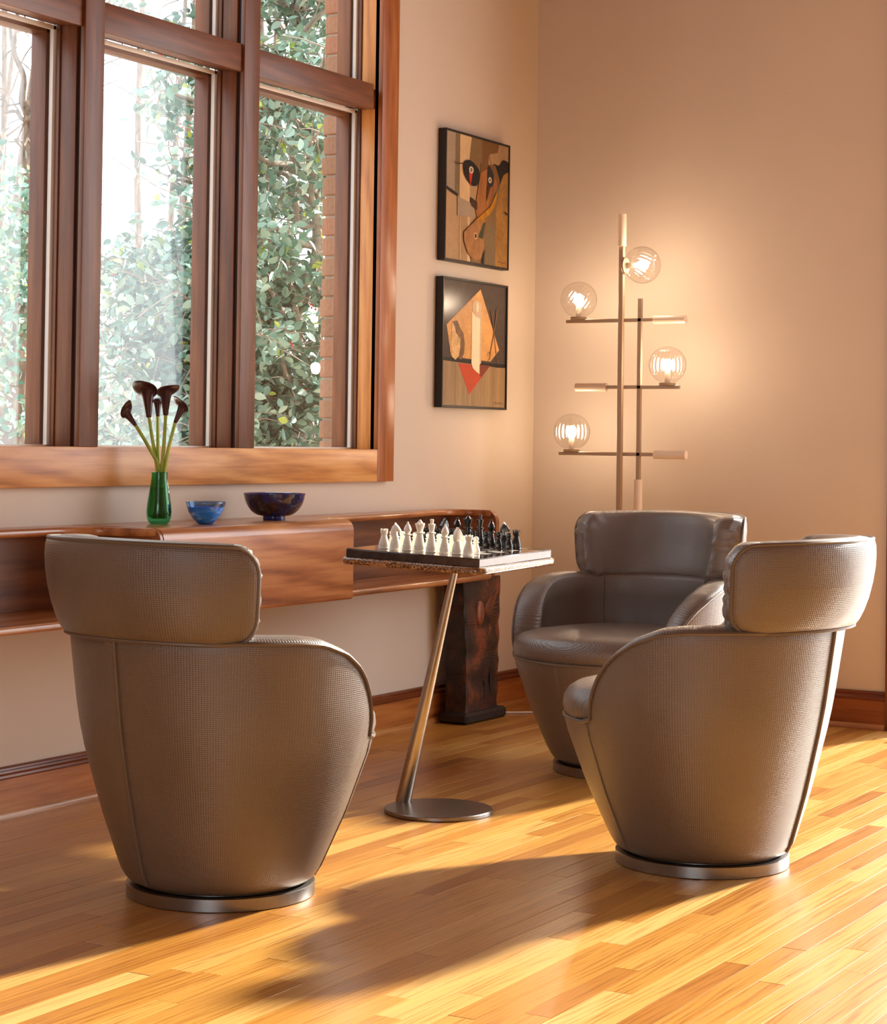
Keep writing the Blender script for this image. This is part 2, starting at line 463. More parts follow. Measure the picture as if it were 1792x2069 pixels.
# back wall (plain, ends at the tall glazed door)
DX0, DX1, DZ = 1.60, 5.7, 3.25
wb = thing('wall_back', 'tan plaster wall behind the floor lamp', None); struct(wb)
box('plaster', -WT, DX0, 0, .2, -.1, RZ, M['wall'], wb, 0)
box('plaster', DX1, RX + .2, 0, .2, -.1, RZ, M['wall'], wb, 0)
box('plaster', DX0, DX1, 0, .2, DZ, RZ, M['wall'], wb, 0)
wr = thing('wall_right', 'beige plaster wall on the right of the room', None); struct(wr)
box('plaster', RX, RX + .2, RY, 0, -.1, RZ, M['wall'], wr, 0)
wf = thing('wall_front', 'beige plaster wall behind the viewer with a wide opening', None); struct(wf)
box('plaster', -WT, 2.2, RY - .2, RY, -.1, RZ, M['wall'], wf, 0)
box('plaster', 4.6, RX + .2, RY - .2, RY, -.1, RZ, M['wall'], wf, 0)
box('plaster', 2.2, 4.6, RY - .2, RY, 2.3, RZ, M['wall'], wf, 0)
struct(box('ceiling', -WT, RX + .2, RY - .2, .2, RZ, RZ + .2, M['ceiling'], None, 0), 'dark wood ceiling')

# floor: a slab with individual oak strips
rnd = random.Random(7)
floor = thing('floor', 'golden oak strip floor running towards the far corner', None); struct(floor)
box('subfloor', -WT, RX + .2, RY - .2, .2, -.12, -.010, M['gap'], floor, 0)
def to_px(p):
    d = Vector(p) - CAM_POS
    z = d.dot(CAM_F)
    if z <= 0.05: return (-9999, -9999, z)
    return (PCX + F_PX * d.dot(CAM_R) / z, PCY - F_PX * d.dot(CAM_U) / z, z)
PW = 0.057
def plank_geo(x0, x1, y0, y1, h):
    c = 0.0009
    V = [(x0, y0, -.010), (x1, y0, -.010), (x1, y1, -.010), (x0, y1, -.010),
         (x0, y0, h - c * .3), (x1, y0, h - c * .3), (x1, y1, h - c * .3), (x0, y1, h - c * .3),
         (x0 + c, y0 + c, h), (x1 - c, y0 + c, h), (x1 - c, y1 - c, h), (x0 + c, y1 - c, h)]
    Fc = [(8, 9, 10, 11)]
    for i in range(4):
        j = (i + 1) % 4
        Fc += [(i, j, 4 + j, 4 + i), (4 + i, 4 + j, 8 + j, 8 + i)]
    return V, Fc
def add_tone(me, vals):
    a = me.attributes.new('tone', 'FLOAT', 'POINT')
    a.data.foreach_set('value', np.asarray(vals, dtype=np.float32))
planks = []
x = 0.0
while x < RX:
    y = 0.0 + rnd.uniform(0, .5)
    while y > RY:
        L = rnd.choice((.35, .5, .62, .75, .9, 1.1, 1.35)) * rnd.uniform(.85, 1.15)
        y1, y0 = min(y, 0), max(y - L, RY)
        if y1 - y0 > .02:
            best = 0
            for k in range(5):
                px, py, z = to_px((x + PW / 2, y0 + (y1 - y0) * k / 4, 0))
                if z > 0 and -30 < px < 1822 and py < 2110: best = max(best, 1 / z)
            tn = min(1, max(0, rnd.betavariate(2.2, 2.0)))
            planks.append((best, x, min(x + PW, RX), y0, y1, rnd.uniform(-.0004, .0004), tn))
        y -= L
    x += PW
planks.sort(key=lambda p: -p[0])
SV, SF, ST = [], [], []
for i, (best, x0, x1, y0, y1, h, tn) in enumerate(planks):
    g = 0.0004
    if i < 300 and best > 0:
        v, f = plank_geo(x0 + g, x1 - g, y0 + g, y1 - g, h)
        me = mesh_py('plank', v, f); add_tone(me, [tn] * len(v))
        obj('plank', me, M['floor'], floor, 0)
    else:
        v, f = plank_geo(x0 + g, x1 - g, y0 + g, y1 - g, h)
        o0 = len(SV); SV += v; SF += [tuple(q + o0 for q in a) for a in f]; ST += [tn] * len(v)
me = mesh_py('plank_field', SV, SF); add_tone(me, ST)
tag(obj('plank_field', me, M['floor'], floor, 0), kind='stuff')

# baseboards
def extrude_profile(name, prof, axis, a0, a1, mat, parent):
    """prof: list of (out, z); axis 'y' runs along the left wall, 'x' along the back wall"""
    n = len(prof); V = []
    for a in (a0, a1):
        for (o_, z) in prof:
            V.append((o_, a, z) if axis == 'y' else (a, -o_, z))
    Fc = [tuple(range(n)), tuple(range(n, 2 * n))[::-1]]
    for i in range(n):
        j = (i + 1) % n; Fc.append((i, n + i, n + j, j))
    bm = bmesh.new(); me = mesh_py(name, V, Fc); bm.from_mesh(me); bpy.data.meshes.remove(me)
    return obj(name, bm_mesh(name, bm), mat, parent, 30)
BODY = [(0, .012), (.015, .012), (.015, .110), (0, .110)]
CAP = [(0, .108), (.017, .108), (.019, .113), (.018, .119), (.013, .124), (.012, .130), (.015, .133), (.014, .138), (.008, .142), (0, .142)]
SHOE = [(.013, 0), (.030, 0), (.030, .006), (.027, .013), (.021, .019), (.013, .021)]
for nm, ax, a0, a1, lab in (('baseboard_left', 'y', RY, -.0, 'stained wood baseboard along the window wall'), ('baseboard_back', 'x', .0, 1.506, 'stained wood baseboard under the lamp wall')):
    b = thing(nm, lab, None); struct(b)
    extrude_profile('board', BODY, ax, a0, a1, M['base_' + ax], b)
    extrude_profile('cap_moulding', CAP, ax, a0, a1, M['cap_' + ax], b)
    extrude_profile('shoe_moulding', SHOE, ax, a0, a1, M['shoe_' + ax], b)

# tall glazed door in the back wall, just past the right edge of the view
d1 = thing('door_1', 'tall glazed patio door with dark wood casing', None); struct(d1)
box('casing', 1.506, DX0, -.022, .0, 0, DZ + .09, M['mahog_z'], d1)
box('casing', DX1, DX1 + .094, -.022, .0, 0, DZ + .09, M['mahog_z'], d1)
box('casing', DX0, DX1, -.022, .0, DZ, DZ + .09, M['mahog_x'], d1)
box('frame', DX0, DX0 + .05, .02, .12, 0, DZ, M['mahog_z'], d1)
box('frame', DX1 - .05, DX1, .02, .12, 0, DZ, M['mahog_z'], d1)
box('frame', DX0 + .05, DX1 - .05, .02, .12, DZ - .05, DZ, M['mahog_x'], d1)
box('threshold', DX0 + .05, DX1 - .05, .0, .14, 0, .02, M['mahog_x'], d1)
box('pane', DX0 + .05, DX1 - .05, .068, .072, .02, DZ - .05, M['pane'], d1, 0)

# ------------------------------------------------------------------ the window
win = thing('window_1', 'large mahogany framed window divided by posts and a transom rail', None); struct(win)
PF = 0.03      # front of posts and casing
Z_SILL, Z_R0, Z_R1, Z_TOP = 1.029, 2.246, 2.336, 3.29
POSTS = [(-2.117, -2.031), (-2.904, -2.817)]
box('casing', -.005, PF, WY1 - .113, WY1, WZ0, WZ1, M['casing'], win, .003)
box('casing', -.005, PF, WY0, WY0 + .113, WZ0, WZ1, M['casing'], win, .003)
box('casing', -.005, PF, WY0 + .113, WY1 - .113, Z_TOP, WZ1, M['mahog_y'], win, .003)
box('sill', -.005, PF, WY0 + .113, WY1 - .113, WZ0, Z_SILL, M['sill'], win, .003)
box('sill_ledge', -.15, -.005, WY0 + .10, WY1 - .10, WZ0 + .02, Z_SILL - .004, M['sill'], win, .002)
for (y0, y1) in POSTS:
    box('post', .013, PF, y0, y1, Z_SILL, Z_TOP, M['mahog_z'], win, .002)
    box('groove', -.002, .014, y0 + .008, y1 - .008, Z_SILL, Z_TOP, M['gap'], win, 0)
BAYS = [(-2.031, WY1 - .113), (-2.817, -2.117), (WY0 + .113, -2.904)]
for bi, (y0, y1) in enumerate(BAYS):
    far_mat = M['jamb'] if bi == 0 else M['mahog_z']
    # transom rail, front lip and its soffit
    ya, yb = (y0 - .008, y1 + .008) if bi else (y0 - .008, y1 - .045)
    box('transom_rail', .0, .020, max(ya, WY0 + .113), yb, Z_R0, Z_R1, M['mahog_y'], win, .002)
    box('transom_rail', -.085, .0, y0, y1, Z_R0 + .014, Z_R1 - .012, M['mahog_y'], win, .001)
    if bi == 0:
        box('groove', -.002, .012, y1, y1 + .006, Z_SILL, Z_TOP, M['gap'], win, 0)
    for (z0, z1) in ((Z_SILL - .004, Z_R0 + .014), (Z_R1 - .012, Z_TOP)):
        # jambs on both sides of the bay
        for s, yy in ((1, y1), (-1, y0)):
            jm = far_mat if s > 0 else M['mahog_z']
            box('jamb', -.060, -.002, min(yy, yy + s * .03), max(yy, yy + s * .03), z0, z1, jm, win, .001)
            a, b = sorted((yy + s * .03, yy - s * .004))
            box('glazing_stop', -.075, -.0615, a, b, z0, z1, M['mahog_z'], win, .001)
            a, b = sorted((yy + s * .03, yy - s * .012))
            box('spacer', -.094, -.080, a, b, z0 + .004, z1 - .004, M['spacer'], win, .001)
            a, b = sorted((yy + s * .03, yy - s * .022))
            box('outer_frame', -.155, -.098, a, b, z0, z1, M['mahog_z'], win, .002)
        box('jamb_head', -.060, -.002, y0, y1, z1 - .004, z1 + .002, M['mahog_y'], win, 0)
        box('spacer', -.094, -.080, y0, y1, z1 - .016, z1 - .004, M['spacer'], win, .001)
        box('spacer', -.094, -.080, y0, y1, z0 - .002, z0 + .009, M['spacer'], win, .001)
        box('outer_frame', -.155, -.098, y0, y1, z1 - .026, z1, M['mahog_y'], win, .002)
        box('outer_frame', -.155, -.098, y0, y1, z0 - .01, z0 + .002, M['mahog_y'], win, .002)
        box('pane', -.089, -.086, y0 + .006, y1 - .006, z0 + .006, z1 - .006, M['pane'], win, 0)
# brick return outside the right-hand bay
by0 = WY1 - .113 + .045
bk = bmesh.new(); box_bm(-.246, -.17, by0 + .012, by0 + .5, .6, 3.6, 0, 1, bk)
obj('mortar', bm_mesh('mortar', bk), M['mortar'], wl, 0)
brick_me = bm_mesh('brick', box_bm(-.05, .05, -.0, .2, 0, .064, .003, 1))
brick_me.materials.append(M['brick'])
rb = random.Random(3)
for i in range(40):
    o = bpy.data.objects.new('brick', brick_me); link(o, wl)
    o.location = (-.206 + rb.uniform(-.004, .004), by0 + rb.uniform(-.002, .003), .62 + i * .0745)

# ------------------------------------------------------------------ lounge chairs
ZT = [(0, .608), (60, .610), (76, .608), (86, .601), (97, .577), (106, .542), (111, .513), (115, .482), (118, .450), (120, .415), (121.5, .378), (128, .368), (180, .366)]
def ztop(th):
    a = abs(th)
    return float(np.interp(a, [q[0] for q in ZT], [q[1] for q in ZT]))
ZG = [.034, .042, .056, .075, .20, .34, .42, .60, .65]
R_REAR = [.200, .216, .228, .236, .272, .305, .322, .351, .357]
R_SIDE = [.200, .216, .228, .238, .292, .340, .357, .366, .366]
R_FRONT = [.200, .216, .228, .238, .297, .350, .358, .352, .350]
def r_out(th, z):
    a = math.radians(abs(th))
    c = math.cos(a)
    rr, rs, rf = (np.interp(z, ZG, R) for R in (R_REAR, R_SIDE, R_FRONT))
    if c >= 0: return rs + (rr - rs) * c * c
    return rs + (rf - rs) * c * c
def pol(th, r, z):
    a = math.radians(th)
    return Vector((r * math.sin(a), -r * math.cos(a), z))

def chair_parts():
    """meshes of the swivel tub chair; rear is -y, front is +y"""
    out = {}
    N = 144
    ths = [-180 + 360 * i / N for i in range(N)]
    ths = sorted(set(ths + [s * q for s in (-1, 1) for q in (111, 113.5, 116, 117, 118, 118.7, 119.4, 120, 120.5, 121, 121.5, 122, 123.5, 126, 128)]))
    n = len(ths)
    E = [pol(t, r_out(t, ztop(t)), ztop(t)) for t in ths]
    rows = []
    KZ = [0, .012, .03, .055, .10, .18, .27, .36, .45, .54, .63, .72, .80, .88, .95, 1.0]
    NR = len(KZ)
    for i, t in enumerate(ths):
        col = []
        for k in KZ:
            z = .034 + (ztop(t) - .034) * k
            col.append(pol(t, r_out(t, z), z))
        # crown
        a, b = E[i - 1], E[(i + 1) % n]
        T = (b - a).normalized()
        rad = Vector((math.sin(math.radians(t)), -math.cos(math.radians(t)), 0))
        inn = (-rad - T * (-rad).dot(T)).normalized()
        Nn = inn.cross(T)
        if Nn.z < 0 and abs(Nn.z) > 0.02: Nn = -Nn
        if abs(Nn.z) <= 0.02 and Nn.y < 0: Nn = -Nn
        f = 1.0 if abs(t) < 119.5 else max(0.0, 1 - (abs(t) - 119.5) / 5)
        wd = .030 + .062 * f; hh = .003 + .014 * f
        for k in range(1, 8):
            q = math.pi * k / 8
            col.append(E[i] + inn * (wd * (1 - math.cos(q)) / 2) + Nn * (hh * math.sin(q)))
        I = E[i] + inn * wd
        Q = pol(t, .25, .35)
        for k in range(0, 5):
            s = k / 4
            p = I.lerp(Q, s)
            bul = math.sin(s * math.pi) * .02 * f
            col.append(p + rad * bul)
        rows.append(col)
    m_ = len(rows[0])
    V = [p for c in rows for p in c]
    uv = []
    for i, c in enumerate(rows):
        L = 0
        for j, p in enumerate(c):
            if j: L += (p - c[j - 1]).length
            uv.append((math.radians(ths[i]) * .33, L))
    Fc = []
    for i in range(n - 1):
        for j in range(m_ - 1):
            Fc.append((i * m_ + j, (i + 1) * m_ + j, (i + 1) * m_ + j + 1, i * m_ + j + 1))
    # closing strip (seam at the front centre)
    for j in range(m_ - 1):
        Fc.append(((n - 1) * m_ + j, j, j + 1, (n - 1) * m_ + j + 1))
    out['shell'] = mesh_py('shell', V, Fc, uv)
    nin = NR + 7
    for sg, nm in ((-1, 'inner_seam_a'), (1, 'inner_seam_b')):
        ii = min(range(n), key=lambda q: abs(ths[q] - sg * 47))
        v, f = tube_geo([p + Vector((-p.x, -p.y, 0)).normalized() * .001 for p in rows[ii][nin - 3:nin + 4]], .0024, 6)
        out[nm] = mesh_py(nm, v, f)
    # welt along the rim
    path = [p + Vector((0, 0, .001)) + (Vector((p.x, p.y, 0)).normalized() * .0015) for p in E]
    v, f = closed_tube_geo(path, .0048, 6)
    out['rim_piping'] = mesh_py('rim_piping', v, f)
    # centre back seam with its flap
    zs = np.linspace(.05, .622, 24)
    for sg, sfx in ((1, '_a'), (-1, '_b')):
        al = lambda z: sg * (2.0 + 4.0 * (z - .05) / .57)
        pth = [pol(al(z), r_out(al(z), z) + .002, z) for z in zs]
        v, f = tube_geo(pth, .0048, 6)
        out['back_seam' + sfx] = mesh_py('back_seam', v, f)
        V, Fc, uv = [], [], []
        for z in zs:
            for k, tt in enumerate((-.030, -.0295, -.015, -.004, 0.0)):
                e = (.0, .0022, .0030, .0030, .0010)[k]
                rr = r_out(al(z), z)
                V.append(pol(al(z) + sg * math.degrees(tt / rr), rr + e, z)); uv.append((tt * sg, z))
        for i in range(len(zs) - 1):
            for k in range(4):
                a = i * 5 + k; Fc.append((a, a + 1, a + 6, a + 5))
        out['back_flap' + sfx] = mesh_py('back_flap', V, Fc, uv)
    # seams between the side panels and the front panel
    for s, nm in ((-1, 'front_seam_a'), (1, 'front_seam_b')):
        zz = np.linspace(.05, .365, 14)
        pth = [pol(s * 124.0, r_out(124.0, z) - .0005, z) for z in zz]
        v, f = tube_geo(pth, .0026, 6)
        out[nm] = mesh_py(nm, v, f)
    # seat cushion
    K = [(.90, .345), (.985, .366), (1.0, .378), (1.012, .395), (1.005, .415), (.975, .434), (.92, .446), (.80, .457), (.6, .464), (.35, .468)]
    NS = 72; V, Fc, uv = [], [], []
    for (k, z) in K:
        for i in range(NS):
            t = -180 + 360 * i / NS
            a = abs(t)
            R = float(np.interp(a, [0, 60, 95, 114, 124, 134, 180], [.255, .268, .275, .290, .330, .352, .354]))
            p = pol(t, R * k, z); V.append(p); uv.append((p.x, p.y + z))
    V.append(Vector((0, 0, .469))); uv.append((0, .469))
    for j in range(len(K) - 1):
        for i in range(NS):
            i2 = (i + 1) % NS
            Fc.append((j * NS + i, j * NS + i2, (j + 1) * NS + i2, (j + 1) * NS + i))
    for i in range(NS):
        Fc.append(((len(K) - 1) * NS + i, (len(K) - 1) * NS + (i + 1) % NS, len(V) - 1))
    out['seat_cushion'] = mesh_py('seat_cushion', V, Fc, uv)
    # inner back seams
    # headrest: curved bolster
    S, T_, RC, R0 = .426, .108, .062, .338
    def outline(k):
        """rounded rectangle param 0..1 -> (s, t)"""
        segs = [2 * (S - RC), math.pi * RC / 2, 2 * (T_ - RC), math.pi * RC / 2] * 2
        tot = sum(segs); d = k * tot; i = 0
        while d > segs[i] and i < 7: d -= segs[i]; i += 1
        if i == 0: return (-(S - RC) + d, -T_)
        if i == 1: a = -math.pi / 2 + d / RC; return (S - RC + RC * math.cos(a), -T_ + RC + RC * math.sin(a))
        if i == 2: return (S, -T_ + RC + d)
        if i == 3: a = d / RC; return (S - RC + RC * math.cos(a), T_ - RC + RC * math.sin(a))
        if i == 4: return (S - RC - d, T_)
        if i == 5: a = math.pi / 2 + d / RC; return (-(S - RC) + RC * math.cos(a), T_ - RC + RC * math.sin(a))
        if i == 6: return (-S, T_ - RC - d)
        a = math.pi + d / RC; return (-(S - RC) + RC * math.cos(a), -T_ + RC + RC * math.sin(a))
    def hmap(s, t, nn):
        q = min(1.15, abs(s) / S)
        tau = max(0.0, min(1.0, (t + T_) / (2 * T_)))
        r = R0 - .026 * q * q + .046 * (1 - .25 * q * q) * (1 - (1 - tau) ** 2.2) + nn
        dz = .010 * q * q
        return pol(60.0 * s / S, r, .722 + t - dz)
    NP = 168
    LAY = [(0.0, .047), (.35, .047), (.65, .046), (.85, .044), (.95, .041), (.99, .037), (1.0, .033),
           (1.03, .022), (1.05, .0), (1.045, -.022), (1.015, -.040), (.95, -.053), (.84, -.061), (.6, -.064), (.3, -.065), (0.0, -.065)]
    V, Fc, uv = [], [], []
    rw = []
    for li, (k, nn) in enumerate(LAY):
        row = []
        for i in range(NP):
            s, t = outline(i / NP)
            end = max(0.0, (abs(s) - .30) / (S - .30)) if abs(s) > .30 else 0
            kk = k; n2 = nn
            if 7 <= li <= 11:
                ruf = math.sin(i / NP * 2 * math.pi * 38 + .8 * math.sin(i)) * .008 * min(1, end * 1.6)
                n2 += ruf * .6
            else: ruf = 0
            # scale toward the outline by insetting with constant distance near the rim
            fs = 1 - (1 - kk) * T_ / S
            ss = s * fs; tt = t * kk
            if kk > 1:
                ln = math.hypot(s / S, t / T_)
                ss = s + (s / S) * (kk - 1) * T_ * (1.0 if abs(s) > S - RC else .0); tt = t + (t / T_) * (kk - 1) * T_
            ss += math.copysign(ruf, s) * (1 if abs(s) > S - RC * .9 else 0)
            p = hmap(ss, tt, n2); row.append(len(V)); V.append(p); uv.append((ss, tt + (0 if nn > 0 else .3)))
        rw.append(row)
    for a, b in zip(rw[:-1], rw[1:]):
        for i in range(NP):
            i2 = (i + 1) % NP
            Fc.append((a[i], a[i2], b[i2], b[i]))
    out['headrest'] = mesh_py('headrest', V, Fc, uv)
    path = [hmap(*outline(i / 120), .0375) for i in range(120)]
    v, f = closed_tube_geo(path, .0045, 6)
    out['headrest_piping'] = mesh_py('headrest_piping', v, f)
    v, f = lathe_geo([(0, 0), (.216, 0), (.219, .002), (.219, .029), (.216, .031), (.19, .031), (.19, .036), (0, .036)], 72)
    out['swivel_base'] = mesh_py('swivel_base', v, f)
    return out
CH = chair_parts()
for k, me in CH.items():
    bm = bmesh.new(); bm.from_mesh(me); bmesh.ops.remove_doubles(bm, verts=bm.verts, dist=1e-5); bmesh.ops.recalc_face_normals(bm, faces=bm.faces); bm.to_mesh(me); bm.free()
    me.materials.append(M['leather'] if k in ('shell', 'seat_cushion', 'headrest', 'back_flap_a', 'back_flap_b') else M['steel_dark'] if k == 'swivel_base' else M['leather_plain'])
    smooth(me, 50)
def place_chair(label, loc, facing_deg, sd='_a'):
    root = thing('lounge_chair', label, 'armchair', (loc[0], loc[1], 0), math.radians(facing_deg - 90), 'taupe swivel lounge chairs around the chess table')
    for k in ('swivel_base', 'shell', 'rim_piping', 'back_seam' + sd, 'back_flap' + sd, 'front_seam_a', 'front_seam_b', 'inner_seam_a', 'inner_seam_b', 'seat_cushion'):
        o = bpy.data.objects.new(k[:-2] if k[-2] == '_' else k, CH[k]); link(o, root)
    h = bpy.data.objects.new('headrest', CH['headrest']); link(h, root)
    p = bpy.data.objects.new('piping', CH['headrest_piping']); link(p, h)
    return root
place_chair('taupe leather swivel armchair seen from behind, nearest the window console', (1.0436, -3.5709), 76.9)
place_chair('taupe leather swivel armchair in right foreground turned side-on to the table', (1.8554, -2.626), -178.0, '_b')
place_chair('taupe leather swivel armchair facing the viewer, below the glowing floor lamp', (1.0758, -1.434), -100.0)

# ------------------------------------------------------------------ chess table
ctab = thing('pedestal_table', 'square brown marble table on a slanted steel leg and round foot', 'table', (0.957, -2.408, 0))
lathe('base_disc', [(0, 0), (.153, 0), (.155, .002), (.155, .011), (.153, .013), (0, .013)], M['steel_dark'], ctab, 72)
tube('slanted_leg', [(-.134, .027, .0125), (.036, .013, .690)], [.0225, .0105], M['steel'], ctab, 28)
# plane of the slightly tilted top
GX, GY = -.030, .021
TN = Vector((-GX, -GY, 1)).normalized()
TX = Vector((1, 0, GX)).normalized(); TY = TN.cross(TX).normalized(); TX = TY.cross(TN)
BF = Vector((1.188, -2.604, .739))
SB = .431
BC = BF + TX * (-SB / 2) + TY * (SB / 2)
TM = Matrix((TX, TY, TN)).transposed().to_4x4(); TM.translation = BC
def tilt_obj(name, me, mat, parent, off=(0, 0, 0), rz=0, ang=40):
    o = obj(name, me, mat, None, ang)
    o.parent = parent
    Mx = TM @ Matrix.Translation(off) @ Matrix.Rotation(rz, 4, 'Z')
    o.matrix_parent_inverse = Matrix.Identity(4)
    o.matrix_local = (Matrix.Translation(parent.location).inverted() @ Mx) if parent else Mx
    return o
def rrect(hx, hy, r, k=8):
    pts = []
    for cx, cy, a0 in ((hx - r, hy - r, 0), (-hx + r, hy - r, 90), (-hx + r, -hy + r, 180), (hx - r, -hy + r, 270)):
        for i in range(k + 1):
            a = math.radians(a0 + 90 * i / k); pts.append((cx + r * math.cos(a), cy + r * math.sin(a)))
    return pts
def slab(name, hx, hy, r, z0, z1, bev):
    v, f = prism_geo(rrect(hx, hy, r), z0, z1)
    bm = bmesh.new(); me = mesh_py(name, v, f); bm.from_mesh(me); bpy.data.meshes.remove(me)
    ed = [e for e in bm.edges if abs(e.verts[0].co.z - e.verts[1].co.z) < 1e-6]
    bmesh.ops.bevel(bm, geom=ed, offset=bev, segments=3, affect='EDGES', profile=.5)
    return bm_mesh(name, bm)
BT = .0235
tilt_obj('marble_top', slab('marble_top', .232, .232, .035, -BT - .020, -BT, .007), M['marble'], ctab)
tilt_obj('mounting_plate', slab('mounting_plate', .06, .06, .02, -BT - .026, -BT - .0202, .001), M['steel_dark'], ctab)

board = thing('chess_board', 'dark stone chess board with white squares resting on the marble table', 'chess board', (BC.x, BC.y, BC.z - BT))
tilt_obj('board_body', bm_mesh('board_body', box_bm(-SB / 2, SB / 2, -SB / 2, SB / 2, -BT, -.001, .0012, 1)), M['board_dark'], board)
CS = .0398
tw = bm_mesh('tile_white', box_bm(-CS / 2 + .0004, CS / 2 - .0004, -CS / 2 + .0004, CS / 2 - .0004, -.0012, .0004, .0003, 1)); tw.materials.append(M['tile_white'])
tb = bm_mesh('tile_dark', box_bm(-CS / 2 + .0004, CS / 2 - .0004, -CS / 2 + .0004, CS / 2 - .0004, -.0012, .0004, .0003, 1)); tb.materials.append(M['tile_dark'])
def cell(i, j): return ((i - 3.5) * CS, (j - 3.5) * CS)
for i in range(8):
    for j in range(8):
        cx, cy = cell(i, j)
        tilt_obj('tile', tw if (i + j) % 2 else tb, None, board, (cx, cy, 0), 0, 0)
# borders between field and edge
hb = 4 * CS; eb = SB / 2 - .001
for k in range(4):
    me = bm_mesh('border_strip', box_bm(-eb, eb, hb + .0005, eb, -.0012, .0004, .0004, 1))
    tilt_obj('border_strip', me, M['board_dark'], board, (0, 0, 0), k * math.pi / 2, 0)

def chess_prof(kind):
    if kind == 'pawn':
        return [(0, 0), (.0125, 0), (.0128, .003), (.0118, .005), (.0125, .010), (.0115, .016), (.0075, .027), (.0062, .031), (.0095, .0325), (.0095, .0345), (.0055, .036), (.0076, .0395), (.0082, .043), (.0070, .0468), (.004, .0492), (0, .050)]
    if kind == 'rook':
        return [(0, 0), (.0155, 0), (.0158, .003), (.0148, .0045), (.0152, .010), (.0138, .018), (.0095, .032), (.0080, .038), (.0098, .043), (.0108, .0505), (.0108, .052), (.0075, .052), (.0070, .048), (0, .048)]
    if kind == 'knight':
        return [(0, 0), (.0150, 0), (.0153, .003), (.0142, .0045), (.0146, .010), (.0138, .017), (.0105, .030), (.0085, .038), (0, .040)]
    if kind == 'bishop':
        return [(0, 0), (.0145, 0), (.0148, .003), (.0138, .0045), (.0142, .011), (.0125, .018), (.0118, .0185), (.0122, .020), (.0085, .036), (.0075, .042), (.0120, .0435), (.0120, .046), (.0060, .048), (.0100, .054), (.0112, .0595), (.0085, .067), (.0045, .0735), (.0022, .0755), (.0034, .078), (.0026, .0805), (0, .081)]
    if kind == 'queen':
        return [(0, 0), (.0165, 0), (.0168, .003), (.0155, .0048), (.0162, .011), (.0148, .019), (.0136, .0198), (.0142, .0215), (.0100, .040), (.0088, .049), (.0140, .0505), (.0142, .0535), (.0082, .055), (.0092, .062), (.0128, .073), (.0138, .076), (.0105, .0775), (.0060, .083), (.0022, .088), (0, .0895)]
    return [(0, 0), (.0150, 0), (.0153, .003), (.0142, .0048), (.0148, .011), (.0132, .019), (.0122, .0198), (.0128, .0215), (.0088, .042), (.0076, .051), (.0118, .0525), (.0120, .0555), (.0068, .057), (.0074, .064), (.0098, .0765), (.0100, .079), (.0052, .0795), (.0046, .085), (.0054, .0905), (.0048, .0925), (0, .093)]
def horse_head():
    """horse head outline in the y-z plane, facing +y, with rounded thickness"""
    ol = [(-.0085, .034), (-.0125, .044), (-.0125, .054), (-.0095, .063), (-.0040, .0695), (-.0010, .0715), (-.0005, .0755), (.0030, .0705), (.0075, .0665), (.0125, .0600), (.0165, .0540), (.0160, .0505), (.0115, .0490), (.0070, .0515), (.0040, .0520), (.0050, .0460), (.0075, .0390), (.0080, .034)]
    ol = catmull(ol, 2, True)
    V, Fc = [], []; n = len(ol)
    for (sx, sc) in ((-.0068, .82), (-.0045, 1.0), (.0045, 1.0), (.0068, .82)):
        cy = sum(p[0] for p in ol) / n; cz = sum(p[1] for p in ol) / n
        for (y, z) in ol: V.append((sx, cy + (y - cy) * sc, cz + (z - cz) * (sc if z > .045 else 1)))
    for L in range(3):
        for i in range(n):
            j = (i + 1) % n; Fc.append((L * n + i, L * n + j, (L + 1) * n + j, (L + 1) * n + i))
    Fc.append(tuple(range(n))); Fc.append(tuple(range(3 * n, 4 * n))[::-1])
    me = mesh_py('head', V, Fc); bm = bmesh.new(); bm.from_mesh(me); bmesh.ops.recalc_face_normals(bm, faces=bm.faces); bm.to_mesh(me); bm.free()
    return me
PM = {}
for kind in ('pawn', 'rook', 'knight', 'bishop', 'queen', 'king'):
    v, f = lathe_geo(chess_prof(kind), 24)
    for c in ('white', 'black'):
        me = mesh_py('%s_%s' % (c, kind), v, f); me.materials.append(M['chess_' + c]); smooth(me, 30); PM[kind, c] = me
for c in ('white', 'black'):
    me = horse_head(); me.materials.append(M['chess_' + c]); smooth(me, 40); PM['head', c] = me
    # mitre notch ridge of bishop, rook battlements
    bm = bmesh.new()
    for k in range(4):
        b2 = box_bm(-.0032, .0032, .0066, .0108, .0515, .0560, .0006, 1)
        t2 = bpy.data.meshes.new('t'); b2.to_mesh(t2); b2.free(); t2.transform(Matrix.Rotation(k * math.pi / 2, 4, 'Z')); bm.from_mesh(t2); bpy.data.meshes.remove(t2)
    me = bm_mesh('battlement', bm); me.materials.append(M['chess_' + c]); PM['battle', c] = me
    bm = bmesh.new()
    for k in range(6):
        b2 = box_bm(-.0022, .0022, .0088, .0135, .0755, .0795, .0005, 1)
        t2 = bpy.data.meshes.new('t'); b2.to_mesh(t2); b2.free(); t2.transform(Matrix.Rotation(k * math.pi / 3, 4, 'Z')); bm.from_mesh(t2); bpy.data.meshes.remove(t2)
    me = bm_mesh('crown', bm); me.materials.append(M['chess_' + c]); PM['crown', c] = me
